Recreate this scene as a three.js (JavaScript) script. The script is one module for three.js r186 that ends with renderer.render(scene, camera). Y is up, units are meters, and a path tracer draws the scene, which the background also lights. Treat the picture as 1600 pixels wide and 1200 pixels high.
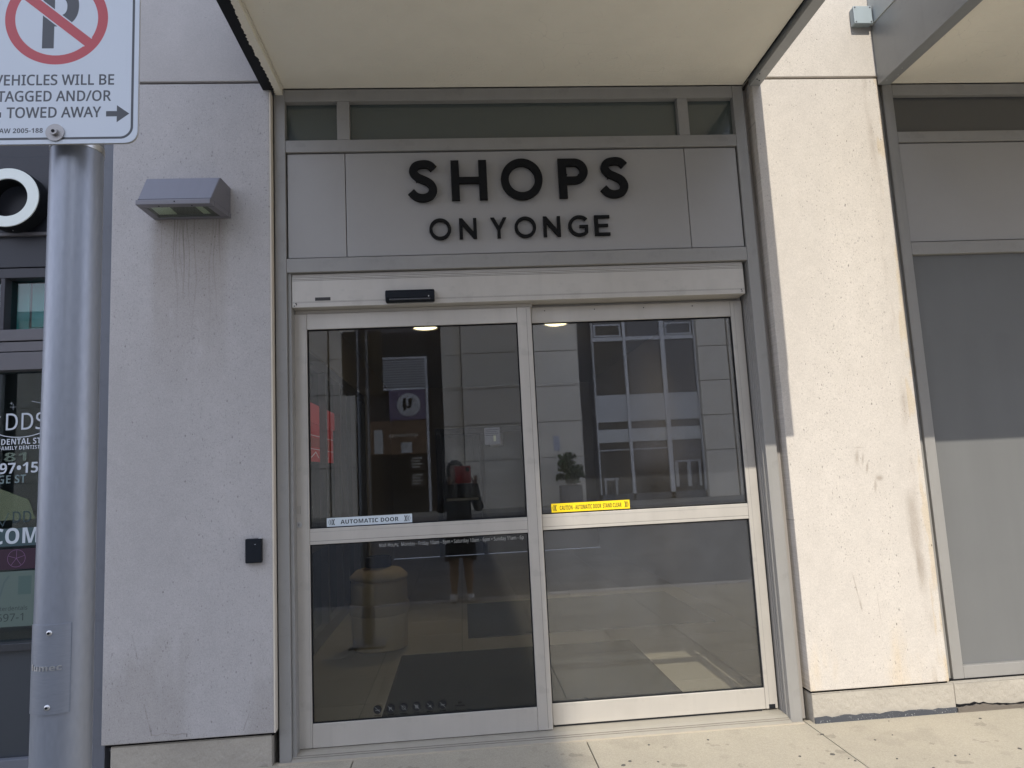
import * as THREE from 'three';
import { RoundedBoxGeometry } from 'three/addons/geometries/RoundedBoxGeometry.js';
import { mergeGeometries } from 'three/addons/utils/BufferGeometryUtils.js';
import { MarchingCubes } from 'three/addons/objects/MarchingCubes.js';

// ---------------------------------------------------------------- camera, sky, sun, exposure
const scene = new THREE.Scene();
const camera = new THREE.PerspectiveCamera(57.03, 4 / 3, 0.03, 600);
camera.position.set(0, 1.49, 4.1);
camera.rotation.set(0.1233, -0.0768, -0.0502, 'YXZ');
const renderer = new THREE.WebGLRenderer({ antialias: true });
renderer.toneMapping = THREE.LinearToneMapping;
renderer.toneMappingExposure = 1.88;
renderer.shadowMap.enabled = true;
{
  const W = 512, H = 256, data = new Float32Array(W * H * 4);
  const sd = new THREE.Vector3(0, 0.685, 0.728).normalize();
  for (let j = 0; j < H; j++) for (let i = 0; i < W; i++) {
    const el = ((j + 0.5) / H - 0.5) * Math.PI, az = ((i + 0.5) / W - 0.5) * 2 * Math.PI;
    const x = Math.cos(el) * Math.cos(az), y = Math.sin(el), z = Math.cos(el) * Math.sin(az);
    const c = x * sd.x + y * sd.y + z * sd.z, t = Math.pow(Math.max(0, y), 0.55);
    const glow = 0.55 * Math.pow(Math.max(0, c), 6) + 0.5 * Math.pow(Math.max(0, c), 40);
    let col = [1.33 * (1 - t) + 0.29 * t, 1.34 * (1 - t) + 0.41 * t, 1.50 * (1 - t) + 0.71 * t];
    if (y < 0) col = [0.3, 0.29, 0.27];
    const k = 1.05;
    data.set([k * (col[0] + glow), k * (col[1] + glow * 0.97), k * (col[2] + glow * 0.9), 1], (j * W + i) * 4);
  }
  const sky = new THREE.DataTexture(data, W, H, THREE.RGBAFormat, THREE.FloatType);
  sky.mapping = THREE.EquirectangularReflectionMapping;
  sky.minFilter = sky.magFilter = THREE.LinearFilter; sky.needsUpdate = true;
  scene.background = sky; scene.environment = sky;
}
const sun = new THREE.DirectionalLight(new THREE.Color().setRGB(1.0, 0.93, 0.82), 2.28);
sun.position.set(0, 68.5, 72.8); sun.target.position.set(0, 0, 0);
sun.castShadow = true; sun.shadow.radius = 0.55; sun.shadow.mapSize.set(4096, 4096);
Object.assign(sun.shadow.camera, { left: -45, right: 40, top: 40, bottom: -45, near: 1, far: 260 });
scene.add(sun, sun.target);

// ---------------------------------------------------------------- helpers
function rng(seed) { let a = seed >>> 0; return () => { a = (a + 0x6D2B79F5) | 0; let t = Math.imul(a ^ (a >>> 15), 1 | a); t = (t + Math.imul(t ^ (t >>> 7), 61 | t)) ^ t; return ((t ^ (t >>> 14)) >>> 0) / 4294967296; }; }
const used = {};
function numbered(n) { if (!(n in used)) { used[n] = 0; return n; } used[n]++; return n + '_' + String(used[n]).padStart(3, '0'); }
const bases = new WeakMap();
function tag(o, label, category, group, kind) {
  o.userData = { label, category }; if (group) o.userData.group = group; if (kind) o.userData.kind = kind; return o;
}
function thing(name, label, category, base = [0, 0, 0], group, kind) {
  const g = new THREE.Group(); g.name = numbered(name); g.position.set(...base); bases.set(g, base);
  scene.add(tag(g, label, category, group, kind)); return g;
}
function structure(name, base = [0, 0, 0]) { const g = new THREE.Group(); g.name = numbered(name); g.position.set(...base); bases.set(g, base); g.userData = { kind: 'structure' }; scene.add(g); return g; }
function norm(list) {
  list = Array.isArray(list) ? list : [list];
  return list.map((g) => { const h = g.index ? g.toNonIndexed() : g.clone(); for (const k of Object.keys(h.attributes)) if (!['position', 'normal', 'uv'].includes(k)) h.deleteAttribute(k); return h; });
}
function join(list) { const n = norm(list); return n.length === 1 ? n[0] : mergeGeometries(n); }
// geometry is given in world metres; parent tells where its thing stands
function part(name, geos, mat, parent, label, kind) {
  const g = join(geos), b = bases.get(parent) ?? [0, 0, 0]; g.translate(-b[0], -b[1], -b[2]);
  const m = new THREE.Mesh(g, mat); m.name = name; m.castShadow = m.receiveShadow = true; bases.set(m, b);
  if (label) m.userData.label = label; if (kind) m.userData.kind = kind;
  parent.add(m); return m;
}
function solo(name, geos, mat, label, category, base = [0, 0, 0], group, kind) {
  const g = join(geos); g.translate(-base[0], -base[1], -base[2]);
  const m = new THREE.Mesh(g, mat); m.name = numbered(name); m.position.set(...base); m.castShadow = m.receiveShadow = true; bases.set(m, base);
  scene.add(kind === 'structure' ? Object.assign(m, { userData: { kind } }) : tag(m, label, category, group, kind)); return m;
}
function metreUV(g) {
  const p = g.attributes.position, n = g.attributes.normal, uv = new Float32Array(p.count * 2);
  for (let i = 0; i < p.count; i++) {
    const ax = Math.abs(n.getX(i)), ay = Math.abs(n.getY(i)), az = Math.abs(n.getZ(i)), x = p.getX(i), y = p.getY(i), z = p.getZ(i);
    if (ay >= ax && ay >= az) uv.set([x, -z], i * 2); else if (ax > az) uv.set([z, y], i * 2); else uv.set([x, y], i * 2);
  }
  g.setAttribute('uv', new THREE.BufferAttribute(uv, 2)); return g;
}
function bx(x0, x1, y0, y1, z0, z1, r = 0.0025) {
  const w = x1 - x0, h = y1 - y0, d = z1 - z0; r = Math.min(r, w * 0.45, h * 0.45, d * 0.45);
  const g = r > 0 ? new RoundedBoxGeometry(w, h, d, 1, r) : new THREE.BoxGeometry(w, h, d);
  const q = g.index ? g.toNonIndexed() : g; q.translate((x0 + x1) / 2, (y0 + y1) / 2, (z0 + z1) / 2); return metreUV(q);
}
function facePlane(x0, x1, y0, y1, z) { const g = new THREE.PlaneGeometry(x1 - x0, y1 - y0); g.translate((x0 + x1) / 2, (y0 + y1) / 2, z); return g; }
function cyl(x, y, z, r, len, axis = 'z', seg = 20, r2 = r) {
  const g = new THREE.CylinderGeometry(r2, r, len, seg); if (axis === 'z') g.rotateX(Math.PI / 2); if (axis === 'x') g.rotateZ(-Math.PI / 2); g.translate(x, y, z); return g;
}
function extrudeYZ(pts, x0, x1, bev = 0.003) { // pts: [z, y] outline, swept along x
  const s = new THREE.Shape(pts.map(([z, y]) => new THREE.Vector2(z, y)));
  const g = new THREE.ExtrudeGeometry(s, { depth: x1 - x0 - 2 * bev, bevelEnabled: bev > 0, bevelSize: bev, bevelThickness: bev, bevelSegments: 1, bevelOffset: -bev });
  g.translate(0, 0, bev); // shape (z,y) in xy, depth along +z  ->  x=depth, z=shape x
  g.applyMatrix4(new THREE.Matrix4().set(0, 0, 1, x0, 0, 1, 0, 0, 1, 0, 0, 0, 0, 0, 0, 1));
  const idx = g.index; if (!idx) { const p = g.attributes.position; for (const a of Object.values(g.attributes)) { const n = a.itemSize; for (let i = 0; i < p.count; i += 3) for (let k = 0; k < n; k++) { const t = a.array[(i + 1) * n + k]; a.array[(i + 1) * n + k] = a.array[(i + 2) * n + k]; a.array[(i + 2) * n + k] = t; } } }
  g.computeVertexNormals(); return metreUV(g);
}
// tileable value noise
function noiseGrid(n, seed) { const r = rng(seed), a = new Float32Array(n * n); for (let i = 0; i < a.length; i++) a[i] = r(); return (u, v) => { u = ((u % 1) + 1) % 1 * n; v = ((v % 1) + 1) % 1 * n; const i = Math.floor(u) % n, j = Math.floor(v) % n, fu = u - Math.floor(u), fv = v - Math.floor(v), su = fu * fu * (3 - 2 * fu), sv = fv * fv * (3 - 2 * fv), i1 = (i + 1) % n, j1 = (j + 1) % n; return (a[j * n + i] * (1 - su) + a[j * n + i1] * su) * (1 - sv) + (a[j1 * n + i] * (1 - su) + a[j1 * n + i1] * su) * sv; }; }
function fbm(seed, base = 4, oct = 5, gain = 0.55) { const l = []; for (let o = 0; o < oct; o++) l.push(noiseGrid(base << o, seed + o * 17)); let tot = 0, a = 1; for (let o = 0; o < oct; o++) { tot += a; a *= gain; } return (u, v) => { let s = 0, k = 1; for (const f of l) { s += k * f(u, v); k *= gain; } return s / tot; }; }
const toS = (c) => Math.max(0, Math.min(255, Math.round(255 * (c <= 0.0031308 ? 12.92 * c : 1.055 * Math.pow(c, 1 / 2.4) - 0.055))));
function colorTex(w, h, fn, wrap = true) {
  const d = new Uint8Array(w * h * 4);
  for (let j = 0; j < h; j++) for (let i = 0; i < w; i++) { const c = fn((i + 0.5) / w, (j + 0.5) / h, i, j); d.set([toS(c[0]), toS(c[1]), toS(c[2]), c.length > 3 ? Math.round(255 * Math.min(1, Math.max(0, c[3]))) : 255], (j * w + i) * 4); }
  const t = new THREE.DataTexture(d, w, h); t.colorSpace = THREE.SRGBColorSpace; t.magFilter = THREE.LinearFilter; t.minFilter = THREE.LinearMipmapLinearFilter; t.generateMipmaps = true;
  if (wrap) t.wrapS = t.wrapT = THREE.RepeatWrapping; t.needsUpdate = true; return t;
}
function dataTex(w, h, fn, wrap = true) {
  const d = new Uint8Array(w * h * 4);
  for (let j = 0; j < h; j++) for (let i = 0; i < w; i++) { const v = Math.round(255 * Math.min(1, Math.max(0, fn((i + 0.5) / w, (j + 0.5) / h, i, j)))); d.set([v, v, v, 255], (j * w + i) * 4); }
  const t = new THREE.DataTexture(d, w, h); t.magFilter = THREE.LinearFilter; if (wrap) t.wrapS = t.wrapT = THREE.RepeatWrapping; t.needsUpdate = true; return t;
}
function scaled(t, m) { const c = t.clone(); c.repeat.set(1 / m, 1 / m); c.needsUpdate = true; return c; }
function canvasTex(w, h, draw) { const c = document.createElement('canvas'); c.width = w; c.height = h; const x = c.getContext('2d'); draw(x, w, h); const t = new THREE.CanvasTexture(c); t.colorSpace = THREE.SRGBColorSpace; t.anisotropy = 8; return t; }
const lin = (r, g, b) => new THREE.Color().setRGB(r, g, b);
function std(col, rough = 0.6, metal = 0, extra = {}) { return new THREE.MeshStandardMaterial({ color: lin(...col), roughness: rough, metalness: metal, ...extra }); }
function phys(col, rough, extra = {}) { return new THREE.MeshPhysicalMaterial({ color: lin(...col), roughness: rough, ...extra }); }
const mix = (a, b, t) => a + (b - a) * t, sat = (x) => Math.max(0, Math.min(1, x)), sstep = (a, b, x) => { const t = sat((x - a) / (b - a)); return t * t * (3 - 2 * t); };

// ---------------------------------------------------------------- materials
const nA = fbm(11, 4, 6), nB = fbm(47, 8, 5), nC = fbm(91, 3, 4), nF = noiseGrid(256, 5);
const paintVar = colorTex(512, 512, (u, v) => { const s = 0.9 + 0.16 * (nA(u, v) - 0.5) + 0.10 * (nB(u * 3, v * 0.25) - 0.5) - 0.07 * sstep(0.62, 0.76, nB(u * 2, v * 2)) - 0.03 * sstep(0.6, 0.72, nB(u * 5, v * 0.22 + 0.3)) * sstep(0.45, 0.6, nA(u, v)) - 0.12 * sat(1 - Math.abs(nB(u * 0.7, v * 1.3) - 0.5) / 0.004) * sstep(0.6, 0.66, nA(u + 0.4, v)); return [s, s, s * 0.985]; });
const paintRough = dataTex(512, 512, (u, v) => 0.78 + 0.35 * (nB(u, v) - 0.5) + 0.2 * (nA(u * 2, v * 2) - 0.5));
const T15 = scaled(paintVar, 1.3), R15 = scaled(paintRough, 0.9);
const smoothVar = scaled(colorTex(256, 256, (u, v) => { const s = 0.96 + 0.06 * (nA(u, v) - 0.5) + 0.04 * (nB(u, v) - 0.5); return [s, s, s]; }), 1.7);
const greyPaint = std([0.30, 0.292, 0.278], 0.62, 0.0, { map: T15, roughnessMap: R15 });
const greyPanel = std([0.325, 0.315, 0.30], 0.55, 0.0, { map: smoothVar, roughnessMap: R15 });
const clearAlu = std([0.525, 0.495, 0.45], 0.62, 0.25, { map: T15, roughnessMap: R15 });
const finPaint = phys([0.26, 0.27, 0.275], 0.5, { map: T15, roughnessMap: R15, clearcoat: 0.5, clearcoatRoughness: 0.28 });
const finPale = std([0.46, 0.49, 0.49], 0.45, 0, { map: T15 });
const darkGap = phys([0.012, 0.012, 0.013], 0.9, { specularIntensity: 0.2 });
const rubber = phys([0.014, 0.015, 0.017], 0.8, { specularIntensity: 0.3 });
const blackPlastic = phys([0.009, 0.012, 0.017], 0.55, { specularIntensity: 0.4 });
const blackPaint = phys([0.012, 0.0135, 0.016], 0.6, { specularIntensity: 0.3 });
const steel = std([0.55, 0.55, 0.54], 0.35, 0.9);
const wave = dataTex(512, 512, (u, v) => 0.5 + 1.1 * (nC(u, v) - 0.5));
const pane = new THREE.MeshPhysicalMaterial({ color: lin(0.82, 0.83, 0.82), roughness: 0, metalness: 0, transmission: 1, thickness: 0, ior: 1.62, bumpMap: scaled(wave, 1.9), bumpScale: 0.00022 });
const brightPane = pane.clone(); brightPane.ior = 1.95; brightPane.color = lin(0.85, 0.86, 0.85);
const shopPane = new THREE.MeshPhysicalMaterial({ color: lin(0.74, 0.84, 0.84), roughness: 0, metalness: 0, transmission: 1, thickness: 0, ior: 1.48 });
const spandrelGlass = phys([0.062, 0.078, 0.072], 0.16, { clearcoat: 1, clearcoatRoughness: 0.06, ior: 1.6 });
const dustTex = colorTex(1024, 1024, (u, v, i, j) => {
  const h = nF(i / 256 * 1.7, j / 256 * 1.7), f = nF(u * 3.1, v * 3.1);
  let a = 0.004 + 0.035 * nA(u, v) + 0.04 * (nB(u, v * 0.3) - 0.5) + 0.16 * Math.max(0, h - 0.72) / 0.28 * (0.5 + f);
  if (nF(u * 7.3 + 0.11, v * 7.3 + 0.37) > 0.975) a += 0.35;
  return [0.56, 0.60, 0.66, Math.max(0, a)];
});
const dustMat = new THREE.MeshStandardMaterial({ map: scaled(dustTex, 0.9), transparent: true, roughness: 1, depthWrite: false });
const lightDust = new THREE.MeshStandardMaterial({ map: scaled(dustTex, 0.9), transparent: true, opacity: 0.1, roughness: 1, depthWrite: false });

// soffit: cream stucco board
const soffitTex = colorTex(1024, 1024, (u, v) => { const a = nA(u, v), b = nB(u * 2, v * 2), c = nC(u, v); const s = 0.96 + 0.10 * (a - 0.5) + 0.06 * (b - 0.5) - 0.10 * sstep(0.62, 0.8, c) * b; const k = 1 - 0.75 * sstep(0.975, 0.99, nF(u * 2.1 + 0.7, v * 2.1)) * sstep(0.5, 0.6, nB(u, v)) - 0.15 * sat(1 - Math.abs(nC(u * 2, v * 2) - 0.5) / 0.0025) * sstep(0.55, 0.62, a); return [0.83 * s * k, 0.785 * s * k, 0.665 * s * k]; });
const soffitMat = std([1, 1, 1], 0.9, 0, { map: scaled(soffitTex, 2.4), bumpMap: scaled(dataTex(512, 512, (u, v) => nB(u * 4, v * 4)), 0.35), bumpScale: 0.0015 });

// concrete pier faces, one texture a pier, drawn in metres on the face
function concreteFace(x0, x1, y0, y1, seed, base, marks, pitDepth = 0.62) {
  const W = 896, Hh = 2048, r = rng(seed), w = x1 - x0, h = y1 - y0, pits = new Float32Array(W * Hh), n1 = fbm(seed + 1, 3, 6), n2 = fbm(seed + 9, 16, 4), n3 = noiseGrid(512, seed + 3);
  for (let k = 0; k < 9500; k++) {
    const px = r() * W, py = r() * Hh, big = r(); if (n1(px / W, py / Hh) + 0.25 * (r() - 0.5) < 0.42) continue; const rad = big > 0.988 ? 3.3 : big > 0.8 ? 2.2 : 1.3, dk = 0.22 + 0.6 * r() * r() + (big > 0.97 ? 0.3 : 0);
    for (let dy = -4; dy <= 4; dy++) for (let dx = -4; dx <= 4; dx++) { const d = Math.hypot(dx, dy * 1.0); if (d > rad + 0.8) continue; const i = Math.floor(px + dx), j = Math.floor(py + dy); if (i < 0 || j < 0 || i >= W || j >= Hh) continue; pits[j * W + i] = Math.max(pits[j * W + i], dk * sat(rad + 0.8 - d)); }
  }
  const map = colorTex(W, Hh, (u, v, i, j) => {
    const X = x0 + u * w, Y = y0 + v * h, s = 1 + 0.16 * (n1(u, v) - 0.5) + 0.10 * (n2(u * w, v * h) - 0.5) + 0.20 * (n3(u * w * 1.1, v * h * 1.1) - 0.5) + 0.14 * (n3(u * w * 0.5 + 0.3, v * h * 0.5) - 0.5);
    const c = [base[0] * s, base[1] * s, base[2] * s]; marks(X, Y, c, n1(u, v), n2(u, v)); const p = 1 - pitDepth * pits[j * W + i]; return [c[0] * p, c[1] * p, c[2] * p];
  }, false);
  const bump = dataTex(W, Hh, (u, v, i, j) => 0.8 - 0.75 * pits[j * W + i] + 0.25 * (n3(u * w * 1.3, v * h * 1.3) - 0.5), false);
  return std([1, 1, 1], 0.92, 0, { map, bumpMap: bump, bumpScale: 0.002 });
}
function faceUV(g, x0, x1, y0, y1) { const p = g.attributes.position, uv = g.attributes.uv; for (let i = 0; i < p.count; i++) uv.setXY(i, (p.getX(i) - x0) / (x1 - x0), (p.getY(i) - y0) / (y1 - y0)); return g; }
const tint = (c, t, k) => { for (let i = 0; i < 3; i++) c[i] *= mix(1, t[i], k); };
const drips = (() => { const r = rng(77), l = []; for (let k = 0; k < 15; k++) l.push({ x: -1.68 + r() * 0.36, len: 0.2 + r() * 0.75, w: 0.003 + r() * 0.0035, ph: r() * 9, a: 0.12 + 0.3 * r() }); return l; })();
const leftFace = concreteFace(-1.94, -1.05, 0.17, 3.86, 301, [0.435, 0.417, 0.405], (X, Y, c, n, m) => {  // same concrete as the right pier; its shade deepened in the base colour
  if (Y < 3.03) for (const d of drips) { const x = d.x + 0.006 * Math.sin(Y * 13 + d.ph) + 0.012 * Math.sin(Y * 4 + d.ph * 2), t = (3.03 - Y) / d.len; if (t < 1) { const q = Math.abs(X - x) / d.w; if (q < 1) tint(c, [0.55, 0.53, 0.5], d.a * 1.7 * (1 - q) * (1 - t * t)); } }
  if (Y < 3.03 && X > -1.74 && X < -1.27) tint(c, [0.74, 0.70, 0.65], 0.75 * sstep(0.34, 0.6, m + 0.5 * (1 - (3.03 - Y) / 1.1)) * sat(1 - (3.03 - Y) / 1.1) * sstep(-1.74, -1.68, X) * (1 - sstep(-1.33, -1.27, X)));
  if (Y < 0.75) tint(c, [0.72, 0.70, 0.66], 0.5 * sstep(0.5, 0.68, n + 0.12 * (0.75 - Y)));
  for (const [ax, ay, bx_, by] of [[-1.72, 0.36, -1.68, 0.21], [-1.68, 0.21, -1.5, 0.20], [-1.17, 0.3, -1.21, 0.2], [-1.79, 0.72, -1.76, 0.6]]) { const dx = bx_ - ax, dy = by - ay, t = sat(((X - ax) * dx + (Y - ay) * dy) / (dx * dx + dy * dy)), d = Math.hypot(X - ax - t * dx + 0.012 * (n - 0.5), Y - ay - t * dy + 0.03 * (m - 0.5)); tint(c, [0.5, 0.48, 0.44], 0.6 * sat(1 - d / 0.005)); }
}, 0.42);
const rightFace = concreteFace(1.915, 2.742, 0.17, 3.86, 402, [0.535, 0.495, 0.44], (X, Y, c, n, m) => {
  const q = (cx, cy, sx, sy, a, sh = 0) => { const d = Math.hypot((X - cx - sh * (Y - cy)) / sx, (Y - cy) / sy) + 0.9 * (m - 0.5); tint(c, [0.62, 0.58, 0.54], a * sat(1.4 - d * 1.4)); };
  q(2.335, 1.47, 0.022, 0.075, 0.75, 0.1); q(2.37, 1.46, 0.012, 0.055, 0.7, 0.2); q(2.392, 1.41, 0.01, 0.04, 0.7, 0.2); q(2.35, 1.53, 0.05, 0.008, 0.5);
  q(2.457, 1.345, 0.028, 0.022, 0.75); q(2.43, 1.30, 0.012, 0.045, 0.6, 0.1); q(2.245, 0.73, 0.006, 0.10, 0.9, -0.16); q(2.262, 0.63, 0.01, 0.05, 0.7, -0.1); q(2.37, 0.6, 0.003, 0.1, 0.5, -0.05);
  const band = sat(1 - Math.abs(X - 2.665 + 0.03 * (n - 0.5)) / 0.035); tint(c, [0.70, 0.66, 0.63], band * 0.8 * sstep(0.42, 0.66, 0.5 * m + 0.65 * n));
  q(2.64, 1.05, 0.05, 0.28, 0.6); q(2.65, 0.78, 0.04, 0.14, 0.6);
  tint(c, [1.0, 0.86, 0.62], 0.5 * sstep(0.36, 0.62, n + 0.25 * (m - 0.5)) * sstep(0.62, 0.25, Y)); if (X > 2.69) tint(c, [0.94, 0.82, 0.6], 0.5 * sstep(0.45, 0.6, m));
});
const concreteTile = colorTex(512, 512, (u, v) => { const s = 1 + 0.2 * (nA(u, v) - 0.5) + 0.16 * (nF(u, v) - 0.5) - 0.4 * sstep(0.93, 0.98, nF(u * 0.7 + 0.2, v * 0.7)); return [0.515 * s, 0.485 * s, 0.44 * s]; });
const concreteMat = std([1, 1, 1], 0.92, 0, { map: scaled(concreteTile, 0.8) });
const plinthTex = colorTex(512, 512, (u, v) => { const s = 1 + 0.36 * (nA(u, v) - 0.5) + 0.14 * (nF(u, v) - 0.5) - 0.25 * sstep(0.6, 0.75, nB(u, v)); return [0.375 * s, 0.345 * s, 0.29 * s]; });
const plinthMat = std([1, 1, 1], 0.95, 0, { map: scaled(plinthTex, 1.1), bumpMap: scaled(dataTex(512, 512, (u, v) => nB(u * 2, v * 2)), 0.4), bumpScale: 0.004 });
const walkTex = colorTex(1024, 1024, (u, v) => { const g = nF(u * 1.6, v * 1.6), g2 = nF(u * 3.7 + 0.3, v * 3.7); let s = 1 + 0.30 * (nA(u, v) - 0.5) + 0.22 * (g - 0.5) + 0.16 * (g2 - 0.5) - 0.10 * sstep(0.58, 0.72, nB(u, v)); const spot = nB(u * 2 + 0.4, v * 2); if (spot > 0.715) s *= 0.78; return [0.39 * s, 0.35 * s, 0.27 * s]; });
const walkBump = dataTex(512, 512, (u, v) => 0.5 * nF(u, v) + 0.5 * nB(u * 2, v * 2));
const walkMat = std([1, 1, 1], 0.93, 0, { map: scaled(walkTex, 1.7), bumpMap: scaled(walkBump, 0.5), bumpScale: 0.003 });
const gumMat = std([0.085, 0.08, 0.07], 0.85);
const asphaltMat = std([1, 1, 1], 0.95, 0, { map: scaled(colorTex(512, 512, (u, v) => { const s = 1 + 0.5 * (nA(u, v) - 0.5) + 0.6 * (nF(u, v) - 0.5); return [0.13 * s, 0.128 * s, 0.124 * s]; }), 2) });

// ---------------------------------------------------------------- ground
{
  solo('road', bx(-150, 150, -0.4, -0.13, 4.5, 22.4, 0), asphaltMat, '', '', [0, -0.13, 12], null, 'structure');
  solo('ground', bx(-260, 260, -0.9, -0.45, -200, 260, 0), asphaltMat, '', '', [0, -0.45, 0], null, 'structure');
  const walk = structure('sidewalk', [0, 0, 2]);
  part('sub_base', bx(-14, 14, -0.35, -0.012, -0.25, 4.28, 0), std([0.12, 0.11, 0.095], 0.95), walk);
  const xs = [-14, -10.7, -7.0, -4.42, -3.16, -1.9, -0.64, 0.625, 1.885, 3.145, 4.405, 5.7, 9.5, 14], zs = [-0.02, 1.5, 3.0, 4.27];
  for (let i = 0; i < xs.length - 1; i++) for (let j = 0; j < 3; j++) {
    const g = bx(xs[i] + 0.0022, xs[i + 1] - 0.0022, -0.012, 0, zs[j] + 0.0022, zs[j + 1] - 0.0022, 0.003);
    const uv = g.attributes.uv; for (let k = 0; k < uv.count; k++) uv.setXY(k, uv.getX(k) + i * 0.37 + j * 0.61, uv.getY(k) + i * 0.23);
    part('slab', g, walkMat, walk);
  }
  part('kerb', bx(-14, 14, -0.3, 0.0, 4.285, 4.5, 0.012), std([0.34, 0.32, 0.29], 0.9), walk);
  // old chewing gum and dirt specks trodden flat
  const r = rng(9), spots = []; for (let k = 0; k < 70; k++) { const x = 0.4 + r() * 3.0, z = 0.09 + r() * 1.5, s = 0.004 + 0.013 * r() * r(); const g = new THREE.CylinderGeometry(s * 0.8, s, 0.003, 9); g.scale(1, 1, 0.6 + 0.5 * r()); g.rotateY(r() * 3); g.translate(x, 0.0012, z); spots.push(g); }
  solo('gum_spots', spots, gumMat, 'dark trodden gum spots dotted over the sunlit sidewalk by the door', 'gum spots', [1.9, 0, 0.8], null, 'stuff');
  const far = structure('far_sidewalk', [0, -0.13, 24]);
  part('paving', bx(-60, 60, -0.13, 0.0, 22.55, 26.2, 0.0), walkMat, far); part('kerb', bx(-60, 60, -0.13, 0.005, 22.38, 22.54, 0.01), std([0.34, 0.32, 0.29], 0.9), far);
}

// ---------------------------------------------------------------- piers of the facade
function pier(label, x0, x1, faceMat, topX0, topX1, base, topMat) {
  const t = thing('concrete_pier', label, 'pier', base);
  part('lower_panel', faceUV(bx(x0, x1, 0.172, 3.862, -0.3, 0.048, 0.006), x0, x1, 0.17, 3.86), faceMat, t);
  part('upper_panel', bx(topX0, topX1, 3.876, 9.6, -0.3, 0.0485, 0.006), topMat, t);
  part('joint', bx(topX0 + 0.01, topX1 - 0.01, 3.858, 3.88, -0.25, 0.03, 0), std([0.14, 0.12, 0.10], 0.9), t);
  return t;
}
const topPits = concreteFace(1.9, 2.8, 3.87, 5.9, 517, [0.535, 0.495, 0.44], () => {});
for (const k of ['map', 'bumpMap']) { topPits[k].wrapS = topPits[k].wrapT = THREE.RepeatWrapping; topPits[k].repeat.set(1 / 0.9, 1 / 2.03); }
const concreteTop = topPits;
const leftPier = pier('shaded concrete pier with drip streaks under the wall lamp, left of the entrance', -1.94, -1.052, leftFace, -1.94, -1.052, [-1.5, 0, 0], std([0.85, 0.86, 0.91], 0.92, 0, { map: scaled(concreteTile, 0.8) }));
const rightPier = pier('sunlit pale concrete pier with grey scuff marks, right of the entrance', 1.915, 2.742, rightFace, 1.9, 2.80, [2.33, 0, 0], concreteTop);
function rough(g, amp, seed) { const r = fbm(seed, 8, 3), p = g.attributes.position; for (let i = 0; i < p.count; i++) p.setZ(i, p.getZ(i) + amp * (r(p.getX(i) * 0.9, p.getY(i) * 0.9 + 0.3) - 0.5)); g.computeVertexNormals(); return g; }
function ragged(x0, x1, y0, yf, z0, z1, n, seed) { // low strip with a broken upper edge
  const r = rng(seed), s = new THREE.Shape(); s.moveTo(x0, y0); s.lineTo(x1, y0); for (let i = n; i >= 0; i--) { const t = i / n; s.lineTo(x0 + (x1 - x0) * t, yf(t) * (0.86 + 0.28 * r())); } s.closePath();
  const g = new THREE.ExtrudeGeometry(s, { depth: z1 - z0, bevelEnabled: false }); g.translate(0, 0, z0); return metreUV(g);
}
part('plinth', bx(-1.9, -1.068, -0.02, 0.158, -0.3, 0.03, 0.006), plinthMat, leftPier);
part('seal_joint', bx(-1.93, -1.06, 0.152, 0.176, -0.2, 0.022, 0), darkGap, leftPier);
part('plinth', bx(1.922, 2.77, -0.02, 0.160, -0.3, 0.040, 0.006), plinthMat, rightPier);
part('seal_joint', bx(1.925, 2.74, 0.152, 0.176, -0.2, 0.028, 0), darkGap, rightPier);
{ const tarM = std([1, 1, 1], 0.7, 0, { map: scaled(colorTex(512, 512, (u, v) => { const k = nF(u * 0.6, v * 0.6) > 0.86 && nB(u, v) > 0.5; return k ? [0.42, 0.42, 0.4] : [0.04 + 0.03 * nA(u, v), 0.045 + 0.03 * nA(u, v), 0.055 + 0.03 * nA(u, v)]; }), 0.5) });
  part('tar_strip', ragged(1.925, 2.765, -0.01, (t) => 0.033 - 0.006 * t + 0.002 * Math.sin(t * 37), 0.036, 0.050, 24, 5), tarM, rightPier); }
// pale corner strip, then caulk strips between piers and metal frame
part('pale_corner_strip', bx(-1.0535, -1.0445, 0.172, 3.81, -0.02, 0.0465, 0.002), std([0.66, 0.60, 0.5], 0.85), leftPier);  // strip paler than the pier face, along the whole lower corner
part('sealant', bx(-1.044, -1.0395, 0.0, 3.84, -0.2, -0.012, 0), darkGap, leftPier);
part('sealant', bx(1.8765, 1.9145, 0.0, 3.84, -0.2, -0.05, 0.0), std([0.30, 0.28, 0.26], 0.9), rightPier);

// ---------------------------------------------------------------- entrance frame
const entrance = thing('shop_entrance', 'grey metal entrance frame with dark transom panes and blank fascia panels around the sliding doors', 'entrance', [0.42, 0, 0]);
part('jamb', bx(-1.038, -0.972, -0.01, 3.848, -0.26, 0, 0.004), greyPaint, entrance);
part('jamb', bx(1.806, 1.876, -0.01, 3.848, -0.26, 0, 0.004), greyPaint, entrance);
for (const x of [1.8045]) for (const z of [-0.045, -0.075, -0.1]) part('jamb_rib', bx(x - 0.002, x + 0.003, 0.02, 2.71, z - 0.004, z + 0.004, 0.0015), greyPaint, entrance);
part('inner_strip', bx(-0.9715, -0.9505, 0.0, 2.71, -0.14, -0.018, 0.003), greyPaint, entrance);
part('top_rail', bx(-0.9715, 1.8055, 3.770, 3.848, -0.2, -0.001, 0.003), greyPaint, entrance);
part('transom_rail', bx(-0.9715, 1.8055, 3.449, 3.524, -0.2, -0.001, 0.003), greyPaint, entrance);
part('lower_rail', bx(-0.9715, 1.8055, 2.709, 2.793, -0.2, -0.001, 0.003), greyPaint, entrance);
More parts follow.
